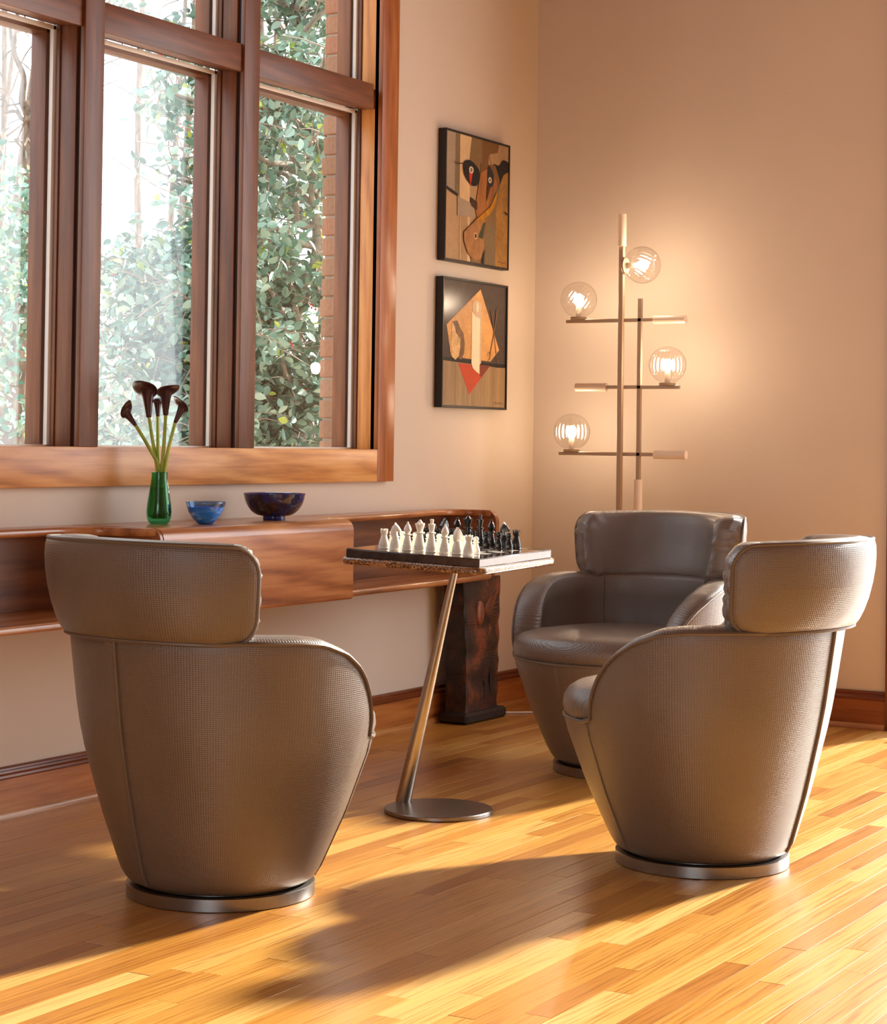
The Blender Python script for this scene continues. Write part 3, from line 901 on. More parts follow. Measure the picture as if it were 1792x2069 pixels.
def chess_piece(kind, color, i, j, label, group, rz=0, dx=0, dy=0):
    cx, cy = cell(i, j)
    root = bpy.data.objects.new('chess_' + kind, None); root.empty_display_size = .02; link(root)
    root.matrix_world = TM @ Matrix.Translation((cx + dx, cy + dy, .0005)) @ Matrix.Rotation(rz, 4, 'Z')
    tag(root, label, 'chess piece', group)
    link(bpy.data.objects.new('body', PM[kind, color]), root)
    if kind == 'knight': link(bpy.data.objects.new('horse_head', PM['head', color]), root)
    if kind == 'rook': link(bpy.data.objects.new('battlements', PM['battle', color]), root)
    if kind == 'queen': link(bpy.data.objects.new('crown_points', PM['crown', color]), root)
rc = random.Random(5)
ORDER = ['rook', 'knight', 'bishop', 'queen', 'king', 'bishop', 'knight', 'rook']
WHERE = {0: 'at the console end of', 1: 'second from the console end of', 2: 'third from the console end of', 3: 'with the pointed crown in', 4: 'with the knobbed top in', 5: 'third from the near corner of', 6: 'second from the near corner of', 7: 'at the near corner of'}
OPP = ['console-end rook', 'console-end knight', 'console-end bishop', 'queen', 'king', 'near-end bishop', 'near-end knight', 'near-end rook']
for i in range(8):
    for color, jb, jp, rz in (('white', 0, 1, 0), ('black', 7, 6, math.pi)):
        side = 'the %s back row' % color
        w = WHERE[i] if color == 'white' else WHERE[i].replace('near corner', 'lamp-side corner')
        chess_piece(ORDER[i], color, i, jb, '%s stone chess %s %s %s' % (color, ORDER[i], w, side), '%s chess pieces on the board' % color, (-1.4 if (color, i) in (('white', 1), ('black', 6)) else -.25 if (color, i) == ('white', 6) else rz + rc.uniform(-.5, .5)), rc.uniform(-.002, .002), rc.uniform(-.002, .002))
        opp = OPP[i] if color == 'white' else OPP[i].replace('near-end', 'lamp-side')
        chess_piece('pawn', color, i, jp, '%s stone chess pawn standing before the %s %s' % (color, color, opp), '%s chess pieces on the board' % color, rc.uniform(0, 3), rc.uniform(-.004, .004), rc.uniform(-.004, .004))

# ------------------------------------------------------------------ floating walnut console
con = thing('floating_console', 'long wall-hung walnut console with a raised centre cabinet and open shelves', 'console', (0, -2.4, 0.546))
def to_local(me): me.transform(Matrix.Translation((0, 2.4, -0.546))); return me
CZ0, CZ1 = .546, .803
BXW = .335
BY0, BY1 = -2.905, -1.90
def yprism(name, prof, y0, y1, mat, parent, bev=0):
    """profile in x-z extruded along y"""
    n = len(prof)
    V = [(x, y0, z) for x, z in prof] + [(x, y1, z) for x, z in prof]
    Fc = [tuple(range(n)), tuple(range(n, 2 * n))[::-1]] + [(i, n + i, n + (i + 1) % n, (i + 1) % n) for i in range(n)]
    me = mesh_py(name, V, Fc); bm = bmesh.new(); bm.from_mesh(me); bpy.data.meshes.remove(me)
    bmesh.ops.recalc_face_normals(bm, faces=bm.faces)
    return obj(name, to_local(bm_mesh(name, bm)), mat, parent, 40)
R_ = .035
arc = [(BXW - R_ + R_ * math.sin(a), CZ1 - R_ + R_ * math.cos(a)) for a in np.linspace(0, math.pi / 2, 9)]
cab = yprism('cabinet', [(0.002, CZ0)] + [(BXW - .006, CZ0), (BXW, CZ0 + .006)] + arc[::-1] + [(0.002, CZ1)], BY0 + .014, BY1, M['walnut'], con)
yprism('cabinet_side', [(0.002, CZ0)] + [(BXW - .008, CZ0), (BXW - .002, CZ0 + .006)] + [(x - .002, z - .001) for x, z in arc[::-1]] + [(0.002, CZ1 - .001)], BY0, BY0 + .0125, M['walnut_x'], con)
# right-edge rounding of the cabinet face: thin edge strip
def shelf(name, front, z0, z1, mat, parent, back=0.002):
    """front: list of (x, y) along the front edge; rounded nose"""
    h = (z1 - z0) / 2; zc = (z0 + z1) / 2
    n = len(front); V, Fc = [], []
    K = 9
    for (x, y) in front:
        V.append((back, y, z1))
        for k in range(K):
            a = math.pi / 2 - math.pi * k / (K - 1)
            V.append((x - h + h * math.cos(a) * 1.0, y, zc + h * math.sin(a)))
        V.append((back, y, z0))
    m_ = K + 2
    for i in range(n - 1):
        for k in range(m_):
            k2 = (k + 1) % m_
            Fc.append((i * m_ + k, i * m_ + k2, (i + 1) * m_ + k2, (i + 1) * m_ + k))
    Fc.append(tuple(range(m_))); Fc.append(tuple((n - 1) * m_ + k for k in range(m_)))
    me = mesh_py(name, V, Fc); bm = bmesh.new(); bm.from_mesh(me); bpy.data.meshes.remove(me)
    bmesh.ops.recalc_face_normals(bm, faces=bm.faces)
    return obj(name, to_local(bm_mesh(name, bm)), mat, parent, 45)
# left run: top sweeps out to meet the cabinet
lt = catmull([(.100, -4.5), (.100, -3.5), (.100, -3.15), (.108, -3.03), (.150, -2.955), (.25, -2.925), (.318, -2.9065)], 8)
shelf('top_shelf', lt, CZ1 - .024, CZ1, M['walnut'], con)
shelf('bottom_shelf', [(.315, -4.5), (.315, -3.5), (.315, BY0 - .0005)], CZ0, CZ0 + .022, M['walnut'], con)
box_me = lambda *a, **k: to_local(bm_mesh('b', box_bm(*a, **k)))
obj('back_panel', box_me(.002, .016, -4.5, BY0 - .0005, CZ0 + .0225, CZ1 - .0245), M['walnut_dark'], con)
# right run
rt = catmull([(.180, BY1 + .0005), (.150, -1.55), (.105, -1.2), (.062, -.95), (.050, -.85), (.065, -.78), (.12, -.735), (.2, -.722)], 8)
shelf('top_shelf', rt, CZ1 - .022, CZ1, M['walnut'], con)
rbt = catmull([(.292, BY1 + .0005), (.280, -1.5), (.258, -1.1), (.235, -.85), (.222, -.76), (.20, -.722)], 6)
shelf('bottom_shelf', rbt, CZ0, CZ0 + .022, M['walnut'], con)
obj('back_panel', box_me(.002, .016, BY1 + .0005, -.715, CZ0 + .0225, CZ1 - .0225), M['walnut_dark'], con)
# end panel: rounded plate standing out from the wall
ep = [(.002, CZ0 + .004), (.19, CZ0 + .004)] + [(.215 - .028 + .028 * math.sin(a), CZ1 - .028 + .028 * math.cos(a)) for a in np.linspace(math.pi / 2, 0, 7)] + [(.002, CZ1)]
ep[1:1] = []
ep = [(.002, CZ0), (.175, CZ0), (.2, CZ0 + .012), (.213, CZ0 + .035), (.217, CZ0 + .07)] + [(.217 - .045 + .045 * math.sin(a), CZ1 - .045 + .045 * math.cos(a)) for a in np.linspace(math.pi / 2, 0, 8)] + [(.002, CZ1)]
yprism('end_panel', ep, -.7145, -.690, M['walnut_x'], con)

# ------------------------------------------------------------------ carved post beneath the console end
post = thing('carved_post', 'dark carved wooden post on a black plinth under the console end', 'sculpture', (.095, -.66, 0))
def rel(me): me.transform(Matrix.Translation((-.095, .66, 0))); return me
me = rel(bm_mesh('plinth', box_bm(.033, .160, -.818, -.500, 0, .042, .010, 1)))
obj('plinth', me, M['plinth'], post)
rp = random.Random(11)
V, Fc = [], []
NZ = 26
for i in range(NZ):
    z = .042 + (.545 - .042) * i / (NZ - 1)
    wv = lambda s: .004 * math.sin(i * 1.3 + s) + rp.uniform(-.0022, .0022)
    t = z / .545
    y0 = -.790 + wv(0) + .010 * math.sin(t * 5); y1 = -.545 + .028 * t + wv(2); x1 = .141 + wv(4) * .5 - .006 * t
    V += [(.045, y0, z), (x1 - .006, y0, z), (x1, y0 + .008, z), (x1 + rp.uniform(-.001, .001), (y0 + y1) / 2, z), (x1, y1 - .006, z), (x1 - .006, y1, z), (.045, y1, z)]
for i in range(NZ - 1):
    for k in range(7):
        k2 = (k + 1) % 7; Fc.append((i * 7 + k, i * 7 + k2, (i + 1) * 7 + k2, (i + 1) * 7 + k))
Fc.append(tuple(range(7))[::-1]); Fc.append(tuple((NZ - 1) * 7 + k for k in range(7)))
obj('shaft', rel(mesh_py('shaft', V, Fc)), M['charred'], post, 30)
# raised oval and carved rays on the front face
v, f = lathe_geo([(0, .010), (.4, .0092), (.75, .006), (.95, .002), (1.0, -.003)], 28)
me = mesh_py('oval', [(.139 + z, -.688 + x * .030, .410 + y * .047) for x, y, z in v], f)
obj('carved_oval', rel(me), M['oval'], post, 60)
for k in range(9):
    a = math.radians(-32 + k * 9)
    c0 = Vector((.1395, -.655 + .002, .418 + .02 * math.sin(a))); dirv = Vector((0, math.cos(a), math.sin(a)))
    tube('carved_ray', [c0 - Vector((.095, -.66, 0)), c0 + dirv * (.095 + .01 * (k % 3)) - Vector((.095, -.66, 0))], [.0012, .0006], M['oval'], post, 5)
for (yy, z0, z1) in ((-.61, .10, .20), (-.655, .085, .15)):
    obj('carved_slot', rel(bm_mesh('slot', box_bm(.1385, .1425, yy, yy + .010, z0, z1, .001, 1))), M['plinth'], post)

# ------------------------------------------------------------------ things on the console
TOP = CZ1 + .0003
VX, VY = .135, -2.660
t = thing('glass_vase', 'green glass vase holding black calla lilies on the console', 'vase', (VX, VY, TOP))
outer = [(.0, 0), (.024, 0), (.031, .006), (.036, .020), (.0375, .036), (.035, .062), (.030, .095), (.0255, .125), (.0235, .140), (.0240, .1525), (.0228, .1530)]
inner = [(.0215, .140), (.0235, .125), (.028, .095), (.033, .062), (.0352, .036), (.033, .024), (.022, .016), (0, .015)]
lathe('glass_body', outer + inner, M['green_glass'], t, 40, 60)
lathe('water', [(0, .0155), (.0215, .0165), (.0325, .0245), (.0347, .036), (.0326, .062), (.0277, .095), (.0262, .108), (0, .108)], M['green_glass'], t, 36, 60)
def calla(label, base, ctrl, dirv, size, roll):
    """stem from base through ctrl; flower at ctrl end opening along dirv"""
    root = thing('calla_lily', label, 'flower', base, 0, 'black calla lilies in the green vase')
    pts = catmull([(0, 0, 0)] + [tuple(Vector(c) - Vector(base)) for c in ctrl], 8)
    d = Vector(dirv).normalized(); tip = Vector(pts[-1])
    n = len(pts)
    tube('stem', pts + [tuple(tip + d * .006)], [.0060 - .0010 * i / n for i in range(n)] + [.0048], M['stem'], root, 8)
    a = Vector((0, 0, 1)) if abs(d.z) < .9 else Vector((1, 0, 0))
    sx = d.cross(a).normalized(); sy = sx.cross(d)
    cr, sr = math.cos(roll), math.sin(roll)
    ex = sx * cr + sy * sr; ey = -sx * sr + sy * cr
    NU, NV = 30, 14; V, Fc = [], []
    for j in range(NV):
        h = j / (NV - 1)
        for i in range(NU + 1):
            u = -math.pi * 1.04 + 2 * math.pi * 1.04 * i / NU         # overlapping wrap; u=0 is the tall back lip
            back = (1 + math.cos(u)) / 2
            H = size * (.62 + .42 * back ** 1.6)
            z = h * H
            hz = min(z / size, 1.1)
            rad = size * (.07 + .15 * hz ** 1.1 + .12 * max(0, hz - .42) ** 1.5)
            flare = max(0, h - .72) / .28
            rad += size * .16 * flare ** 2 * (0.25 + .75 * back)
            spiral = 1 + .10 * u / math.pi
            p = ex * (rad * spiral * math.cos(u)) + ey * (rad * spiral * math.sin(u)) + d * z
            p = p + ex * (size * .22 * flare ** 2 * back ** 2) - d * (size * .06 * flare ** 2)
            p = p + ex * size * .26 * flare ** 3 * max(0, (back - .8) / .2) ** 2
            V.append(tip + p)
    for j in range(NV - 1):
        for i in range(NU):
            k = j * (NU + 1) + i; Fc.append((k, k + 1, k + NU + 2, k + NU + 1))
    V.append(tip - d * .001)
    for i in range(NU): Fc.append((i + 1, i, len(V) - 1))
    me = mesh_py('spathe', V, Fc)
    o = obj('spathe', me, M['calla'], root, 80)
    sol = o.modifiers.new('thick', 'SOLIDIFY'); sol.thickness = .0011; sol.offset = 0
    tube('spadix', [tip + d * size * q for q in (.1, .4, .62)], [.0032, .003, .0012], M['calla_rim'], root, 8)
    return root
vb = Vector((VX, VY, TOP))
Rv = Vector((.867, .499, 0)); Fv = Vector((-.5, .866, 0))      # along the picture and away from the viewer
def vp(a, b, c): return tuple(vb + Rv * a + Fv * b + Vector((0, 0, c)))
calla('small half-open black calla lily leaning farthest left in the vase', vp(.012, 0, .02), [vp(.004, .0, .15), vp(-.030, .0, .22), vp(-.072, -.005, .29)], Rv * -.62 + Vector((0, 0, .8)), .068, 2.6)
calla('tall black calla lily with a long pointed lip, second from left', vp(.008, .01, .02), [vp(-.006, .006, .15), vp(-.022, .01, .235), vp(-.036, .01, .315)], Rv * -.06 + Vector((0, 0, 1)), .108, 2.75)
calla('black calla lily seen from behind in the middle of the bunch', vp(-.008, -.008, .02), [vp(-.004, .0, .15), vp(-.008, .012, .235), vp(-.011, .018, .318)], Rv * -.06 + Fv * .2 + Vector((0, 0, 1)), .072, -.5)
calla('tall wide black calla lily, second from right', vp(-.006, .006, .02), [vp(.006, -.004, .15), vp(.012, -.006, .235), vp(.016, -.008, .322)], Rv * .02 + Fv * -.1 + Vector((0, 0, 1)), .098, 2.2)
calla('black calla lily leaning right with its rounded back showing', vp(-.012, -.006, .02), [vp(.014, -.004, .15), vp(.026, -.004, .225), vp(.044, -.006, .30)], Rv * .42 + Vector((0, 0, .9)), .074, 2.9)

t = thing('blue_glass_bowl', 'small translucent blue swirled glass bowl on the console', 'bowl', (.222, -2.548, TOP))
lathe('bowl_body', [(0, 0), (.020, 0), (.026, .003), (.040, .018), (.051, .036), (.056, .050), (.0535, .050), (.049, .037), (.038, .020), (.02, .008), (0, .007)], M['blue'], t, 48, 60)
lathe('clear_rim', [(.0560, .0502), (.0585, .058), (.0600, .0655), (.0590, .0665), (.0575, .0660), (.0560, .058), (.0537, .0502)], M['clear_blue'], t, 48, 60)
t = thing('mosaic_bowl', 'wide dark blue stone mosaic bowl on a foot, on the console', 'bowl', (.186, -2.137, TOP))
BP = [(.038, .012), (.056, .0165), (.074, .029), (.087, .047), (.0945, .066), (.0975, .082)]
BPs = catmull(BP, 4)
for row, (a, b) in enumerate(((0, 8), (8, 14), (14, len(BPs) - 1))):
    NSG = 18
    for s in range(NSG):
        V, Fc = [], []
        K = 4
        for k in range(K + 1):
            ang = 2 * math.pi * (s + .012 + .976 * k / K) / NSG + row * .17
            for q in range(a, b + 1):
                r_, z_ = BPs[q]
                V.append((r_ * math.cos(ang), r_ * math.sin(ang), z_))
            for q in range(b, a - 1, -1):
                r_, z_ = BPs[q]
                V.append(((r_ - .005) * math.cos(ang), (r_ - .005) * math.sin(ang), z_ + (.004 if z_ < .03 else .0)))
        mm = 2 * (b - a + 1)
        for k in range(K):
            for q in range(mm):
                q2 = (q + 1) % mm; Fc.append((k * mm + q, (k + 1) * mm + q, (k + 1) * mm + q2, k * mm + q2))
        Fc.append(tuple(range(mm))); Fc.append(tuple(K * mm + q for q in range(mm))[::-1])
        me = mesh_py('stone_tile', V, Fc)
        obj('stone_tile', me, M['lapis'][(s * 7 + row * 3 + (s * s) % 5) % 4], t, 50)
lathe('foot', [(0, 0), (.035, 0), (.036, .002), (.036, .011), (.039, .0125), (.036, .015), (0, .016)], M['lapis'][1], t, 40)
lathe('rim', [(.0985, .0805), (.0990, .0835), (.0965, .0850), (.0925, .0835), (.0925, .0805)], M['lapis'][1], t, 48)

# ------------------------------------------------------------------ paintings
def painting(name, label, y0, y1, z0, z1, ground, shapes, mats, depth=.035):
    """canvas on the left wall; picture coordinates a in 0..1 left to right, b in 0..1 top to bottom"""
    root = thing(name, label, 'painting', (0, (y0 + y1) / 2, z0))
    L = lambda me: (me.transform(Matrix.Translation((0, -(y0 + y1) / 2, -z0))), me)[1]
    fr = .008
    for nm, a in (('frame_side', (0.002, depth, y0, y0 + fr, z0, z1)), ('frame_side', (0.002, depth, y1 - fr, y1, z0, z1)), ('frame_rail', (0.002, depth, y0 + fr, y1 - fr, z0, z0 + fr)), ('frame_rail', (0.002, depth, y0 + fr, y1 - fr, z1 - fr, z1))):
        obj(nm, L(bm_mesh(nm, box_bm(*a, bev=.0008, seg=1))), M['frame_black'], root)
    cv = obj('canvas', L(bm_mesh('canvas', box_bm(.004, depth - .006, y0 + fr, y1 - fr, z0 + fr, z1 - fr))), ground, root, 0)
    W_, H_ = (y1 - y0 - 2 * fr), (z1 - z0 - 2 * fr)
    for i, (nm, mk, pts, sm) in enumerate(shapes):
        if sm: pts = catmull(pts, 6, True)
        x = depth - .006 + .00022 * (i + 1)
        V = []
        for q in (x - .0002, x):
            V += [(q, y0 + fr + min(1, max(0, a)) * W_, z1 - fr - min(1, max(0, b)) * H_) for a, b in pts]
        n = len(pts)
        Fc = [tuple(range(n, 2 * n)), tuple(range(n))[::-1]] + [(k, (k + 1) % n, n + (k + 1) % n, n + k) for k in range(n)]
        me = mesh_py(nm, V, Fc); bm = bmesh.new(); bm.from_mesh(me); bpy.data.meshes.remove(me)
        bmesh.ops.triangulate(bm, faces=[f for f in bm.faces if len(f.verts) > 4]); bmesh.ops.recalc_face_normals(bm, faces=bm.faces)
        obj(nm, L(bm_mesh(nm, bm)), mats[mk], cv, 0)
    return root
def paint(name, c, var=.14, sc=9, rough=.5, stretch=(1, 1, 1)):
    t = NT(name); t.set(rough=rough, spec=.3)
    v = t.coords('Position', stretch); n = t.noise(v, sc, 6, .65); n2 = t.noise(v, sc * 9, 3)
    s = t.math('ADD', t.math('MULTIPLY', n, .7), t.math('MULTIPLY', n2, .3))
    lo = tuple(q * (1 - var) for q in c[:3]) + (1,); hi = tuple(min(1, q * (1 + var)) for q in c[:3]) + (1,)
    t.lk(t.ramp(s, [(.35, lo), (.65, hi)]), t.b.inputs['Base Color']); return t.m
P = dict(
    tan=paint('p_tan', lin(176, 142, 104)), tan2=paint('p_tan2', lin(168, 134, 96)), grey=paint('p_grey', lin(160, 140, 118)), cream=paint('p_cream', lin(212, 178, 134)),
    olive=paint('p_olive', lin(128, 100, 64)), brown=paint('p_brown', lin(118, 82, 46)), black=paint('p_black', lin(28, 24, 24), .2), red=paint('p_red', lin(196, 52, 36)),
    white=paint('p_white', lin(216, 204, 186)), rust=paint('p_rust', lin(156, 100, 54), .3, 22, stretch=(1, 1, .3)), chin=paint('p_chin', lin(160, 112, 68), .3, 26), ochre=paint('p_ochre', lin(178, 122, 28), .4, 30),
    green=paint('p_green', lin(64, 70, 48)), gold=paint('p_gold', lin(160, 118, 62), .3, 8), grey2=paint('p_grey2', lin(124, 104, 76)), navy=paint('p_navy', lin(40, 40, 44)), dk=paint('p_dk', lin(66, 42, 28)),
    slate=paint('p_slate', lin(70, 60, 56), .12, 30, .25), linen=paint('p_linen', lin(152, 124, 90), .3, 26, stretch=(1, 1, .06)), kite=paint('p_kite', lin(206, 154, 92), .22, 10), paper=paint('p_paper', lin(238, 214, 180), .05), paper2=paint('p_paper2', lin(198, 172, 140), .08),
    stone=paint('p_stone', lin(206, 166, 112), .4, 30), stone2=paint('p_stone2', lin(112, 82, 54), .4, 26), red2=paint('p_red2', lin(188, 70, 40), .1), red3=paint('p_red3', lin(124, 52, 32), .1), twig=paint('p_twig', lin(110, 74, 46)), frame=M['frame_black'])
def ell(cx, cy, rx, ry, n=18, a0=0): return [(cx + rx * math.cos(2 * math.pi * i / n + a0), cy + ry * math.sin(2 * math.pi * i / n + a0)) for i in range(n)]
def strip(pts, w0, w1=None):
    w1 = w0 if w1 is None else w1; n = len(pts); a, b = [], []
    for i, (x, y) in enumerate(pts):
        x0, y0 = pts[max(0, i - 1)]; x1, y1 = pts[min(n - 1, i + 1)]; dx, dy = x1 - x0, y1 - y0; l = math.hypot(dx, dy) or 1
        w = (w0 + (w1 - w0) * i / (n - 1)) / 2
        a.append((x - dy / l * w, y + dx / l * w)); b.append((x + dy / l * w, y - dx / l * w))
    return a + b[::-1]
def scribble(a, b, w, seed):
    r_ = random.Random(seed); out = []; x = a
    while x < a + w:
        out.append((x, b + r_.uniform(-.012, .012))); x += w / 16
    return strip(out, .004)
S1 = [
    ('painted_area', 'grey', [(0, 0), (.16, 0), (.15, .47), (0, .43)], 0), ('painted_area', 'grey2', [(.15, 0), (.22, .0), (.215, .50), (.145, .46)], 0),
    ('painted_area', 'cream', [(.22, 0), (.40, 0), (.38, .3), (.38, .62), (.40, 1), (.33, 1), (.35, .62), (.22, .5)], 0),
    ('painted_area', 'tan', [(0, .46), (.15, .5), (.22, .6), (.22, 1), (0, 1)], 0), ('painted_area', 'tan2', [(.24, .6), (.35, .64), (.35, 1), (.24, 1)], 0), ('painted_line', 'cream', strip([(.23, .58), (.235, 1)], .012), 0),
    ('painted_area', 'olive', [(.40, 0), (.58, 0), (.60, .3), (.52, .42), (.37, .2), (.37, .17)], 0), ('painted_area', 'brown', [(.56, 0), (.84, 0), (.82, .07), (.68, .10), (.66, .26), (.58, .22)], 0),
    ('painted_area', 'tan2', [(.84, 0), (1, 0), (1, .18), (.92, .09), (.82, .2), (.72, .2), (.68, .10), (.82, .07)], 0),
    ('painted_area', 'gold', [(.80, .28), (1, .16), (1, 1), (.78, 1), (.80, .6)], 0), ('painted_area', 'grey2', [(.62, .60), (.80, .58), (.80, 1), (.62, 1)], 0), ('painted_area', 'olive', [(.42, .8), (.62, .78), (.62, 1), (.40, 1)], 0),
    ('painted_shape', 'black', [(.70, .21), (.76, .17), (.84, .17), (.90, .12), (1, .13), (1, .20), (.92, .24), (.86, .32), (.82, .30), (.76, .24)], 1),
    ('painted_shape', 'brown', [(.54, .19), (.78, .18), (.86, .30), (.82, .38), (.72, .24), (.54, .27)], 0),
    ('painted_shape', 'rust', [(.54, .27), (.66, .22), (.80, .30), (.82, .36), (.70, .66), (.50, .66), (.46, .56)], 0), ('painted_shape', 'olive', [(.80, .36), (.87, .32), (.76, .66), (.64, .70), (.62, .60)], 0),
    ('painted_shape', 'grey', [(.18, .50), (.44, .54), (.44, .64), (.18, .65)], 0), ('painted_line', 'black', strip([(0, .445), (.18, .49)], .024), 0), ('painted_shape', 'dk', [(.38, .48), (.49, .51), (.49, .58), (.39, .55)], 0),
    ('painted_eye', 'black', [(.27, .22), (.36, .19), (.46, .22), (.52, .27), (.50, .36), (.42, .39), (.33, .36), (.27, .30)], 1), ('painted_shape', 'red', [(.35, .28), (.41, .28), (.375, .40)], 0),
    ('painted_eye', 'white', ell(.385, .265, .035, .028), 0), ('painted_eye', 'olive', ell(.385, .265, .018, .018), 0),
    ('painted_eye', 'navy', [(.66, .20), (.74, .25), (.74, .34), (.68, .37), (.65, .34)], 1), ('painted_eye', 'white', ell(.685, .31, .028, .024), 0), ('painted_eye', 'olive', ell(.685, .31, .014, .014), 0), ('painted_shape', 'dk', [(.64, .36), (.69, .37), (.63, .50)], 0),
    ('painted_shape', 'chin', [(.44, .67), (.28, .77), (.28, .84), (.34, .93), (.44, .98), (.54, .97), (.60, .90), (.60, .66), (.50, .63)], 0),
    ('painted_shape', 'ochre', [(.46, .665), (.56, .60), (.70, .52), (.81, .38), (.78, .50), (.68, .59), (.56, .66)], 0), ('painted_shape', 'green', [(.58, .67), (.61, .66), (.575, .80), (.50, .79)], 0),
    ('painted_eye', 'cream', ell(.46, .785, .028, .026), 0), ('painted_eye', 'dk', ell(.46, .785, .018, .018), 0), ('painted_line', 'black', strip([(.93, .545), (1, .565)], .014), 0), ('painted_line', 'dk', strip([(.12, .235), (.17, .245), (.22, .232), (.28, .236)], .008), 0),
    ('painted_shape', 'navy', [(.57, .92), (.61, .88), (.60, 1), (.575, 1)], 0), ('signature', 'dk', scribble(.82, .965, .15, 4), 0)]
painting('framed_painting', 'upper framed painting: tan cubist face with black eye patch and red teardrop', -.815, -.298, 1.749, 2.251, P['tan'], S1, P)
S2 = [
    ('painted_area', 'linen', [(0, .645), (.2, .65), (.45, .655), (.7, .655), (.88, .665), (1, .665), (1, 1), (0, 1)], 0), ('painted_area', 'black', [(0, .615), (.3, .625), (.55, .635), (1, .64), (1, .668), (.85, .67), (.6, .658), (.35, .655), (0, .645)], 0),
    ('painted_shape', 'kite', [(.58, .045), (.895, .525), (.755, .625), (.5, .62), (.3, .615), (.13, .60), (.06, .36)], 0),
    ('painted_shape', 'red2', [(.245, .66), (.745, .66), (.42, .905)], 0), ('painted_shape', 'red3', [(.575, .658), (.747, .66), (.61, .76), (.575, .74)], 0),
    ('painted_shape', 'stone2', [(.15, .33), (.22, .32), (.26, .37), (.32, .42), (.34, .50), (.33, .58), (.29, .63), (.24, .62), (.22, .5)], 0), ('painted_shape', 'stone', [(.14, .33), (.18, .37), (.20, .42), (.27, .46), (.27, .53), (.25, .60), (.20, .635), (.14, .61), (.11, .56), (.13, .46)], 0),
    ('painted_shape', 'paper2', ell(.525, .195, .075, .055, 22), 0), ('painted_shape', 'paper', [(.445, .23), (.50, .27), (.575, .285), (.575, .735), (.52, .715), (.47, .69), (.445, .65)], 0), ('painted_shape', 'paper2', [(.50, .185), (.545, .18), (.60, .24), (.60, .64), (.575, .66), (.575, .285), (.50, .27)], 0), ('painted_shape', 'paper', ell(.53, .195, .02, .04, 16), 0),
    ('painted_line', 'twig', strip([(.745, .20), (.78, .30), (.80, .40), (.83, .52), (.86, .62), (.885, .625)], .012, .006), 0), ('painted_line', 'twig', strip([(.845, .19), (.83, .27), (.79, .42), (.755, .52), (.735, .60), (.70, .62)], .014, .006), 0), ('painted_line', 'twig', strip([(.70, .58), (.705, .55), (.735, .55), (.74, .58)], .006), 0),
    ('signature', 'dk', scribble(.80, .965, .16, 9), 0)]
painting('framed_painting', 'lower framed painting: pale kite shape with white tube and red triangle', -.822, -.300, 1.190, 1.687, P['slate'], S2, P)

# ------------------------------------------------------------------ floor lamp
LX, LY = .533, -.30
lamp = thing('floor_lamp', 'bronze floor lamp with four lit ribbed glass globes on crossed bars', 'floor lamp', (LX, LY, 0))
def bar(name, x0, x1, y, z0, z1, d, mat, par=lamp):
    return obj(name, bm_mesh(name, box_bm(x0 - LX, x1 - LX, y - d - LY, y + d - LY, z0, z1, .0012, 1)), mat, par)
lathe('foot_disc', [(0, 0), (.15, 0), (.152, .003), (.152, .012), (.149, .015), (0, .015)], M['bronze'], lamp, 56)
bar('main_pole', LX - .0095, LX + .0095, LY, .015, 1.832, .0095, M['bronze'])
bar('side_pole', .605 - .008, .605 + .008, LY + .018, .920, 1.625, .008, M['bronze'])
ZB = (1.541, 1.281, 1.021)
bar('cross_bar', .288, .668, LY + .0185, ZB[0] - .007, ZB[0] + .007, .0085, M['bronze'])
bar('cross_bar', .462, .773, LY + .0185, ZB[1] - .007, ZB[1] + .007, .0085, M['bronze'])
bar('cross_bar', .263, .675, LY + .0185, ZB[2] - .007, ZB[2] + .007, .0085, M['bronze'])
def rod(p0, p1):
    v, f = tube_geo([Vector(p0) - Vector((LX, LY, 0)), Vector(p1) - Vector((LX, LY, 0))], .0165, 24)
    obj('acrylic_tube', mesh_py('acrylic_tube', v, f), M['acrylic'], lamp, 40)
rod((LX, LY, 1.828), (LX, LY, 1.953)); rod((.605, LY + .018, .803), (.605, LY + .018, .924))
rod((.664, LY + .0185, ZB[0]), (.796, LY + .0185, ZB[0])); rod((.333, LY + .0185, ZB[1]), (.466, LY + .0185, ZB[1])); rod((.671, LY + .0185, ZB[2]), (.803, LY + .0185, ZB[2]))
GR = .071
gp = [(GR * math.sin(a), -GR * math.cos(a)) for a in np.linspace(.42, math.pi - .0, 30)]
gp[-1] = (0, gp[-1][1])
def globe(c, rot, twist):
    Mx = Matrix.Translation(Vector(c) - Vector((LX, LY, 0))) @ rot
    v, f = lathe_geo(gp, 96, rib=24, ribamp=.03, twist=twist)
    g = obj('glass_globe', mesh_py('glass_globe', v, f), M['globe'], lamp, 80); g.matrix_local = Mx
    v, f = lathe_geo([(0, -.078), (.031, -.078), (.032, -.076), (.032, -.070), (.031, -.068), (0, -.068)], 32)
    o = obj('holder', mesh_py('holder', v, f), M['bronze'], g, 40)
    v, f = lathe_geo([(0, -.068), (.011, -.068), (.011, -.030), (.008, -.026), (0, -.026)], 20)
    obj('socket', mesh_py('socket', v, f), M['socket'], g, 40)
    v, f = lathe_geo([(0, -.026), (.009, -.024), (.016, -.012), (.019, .002), (.017, .013), (.010, .021), (0, .024)], 20)
    obj('bulb', mesh_py('bulb', v, f), M['bulb'], g, 80)
I4 = Matrix.Identity(4)
globe((.340, LY + .0185, ZB[0] + .085), I4, 9.0)
globe((.722, LY + .0185, ZB[1] + .085), I4, 0.0)
globe((.316, LY + .0185, ZB[2] + .085), I4, 0.0)
globe((LX + .0095 + .078, LY, 1.752), Matrix.Rotation(math.radians(90), 4, 'Y'), 9.0)
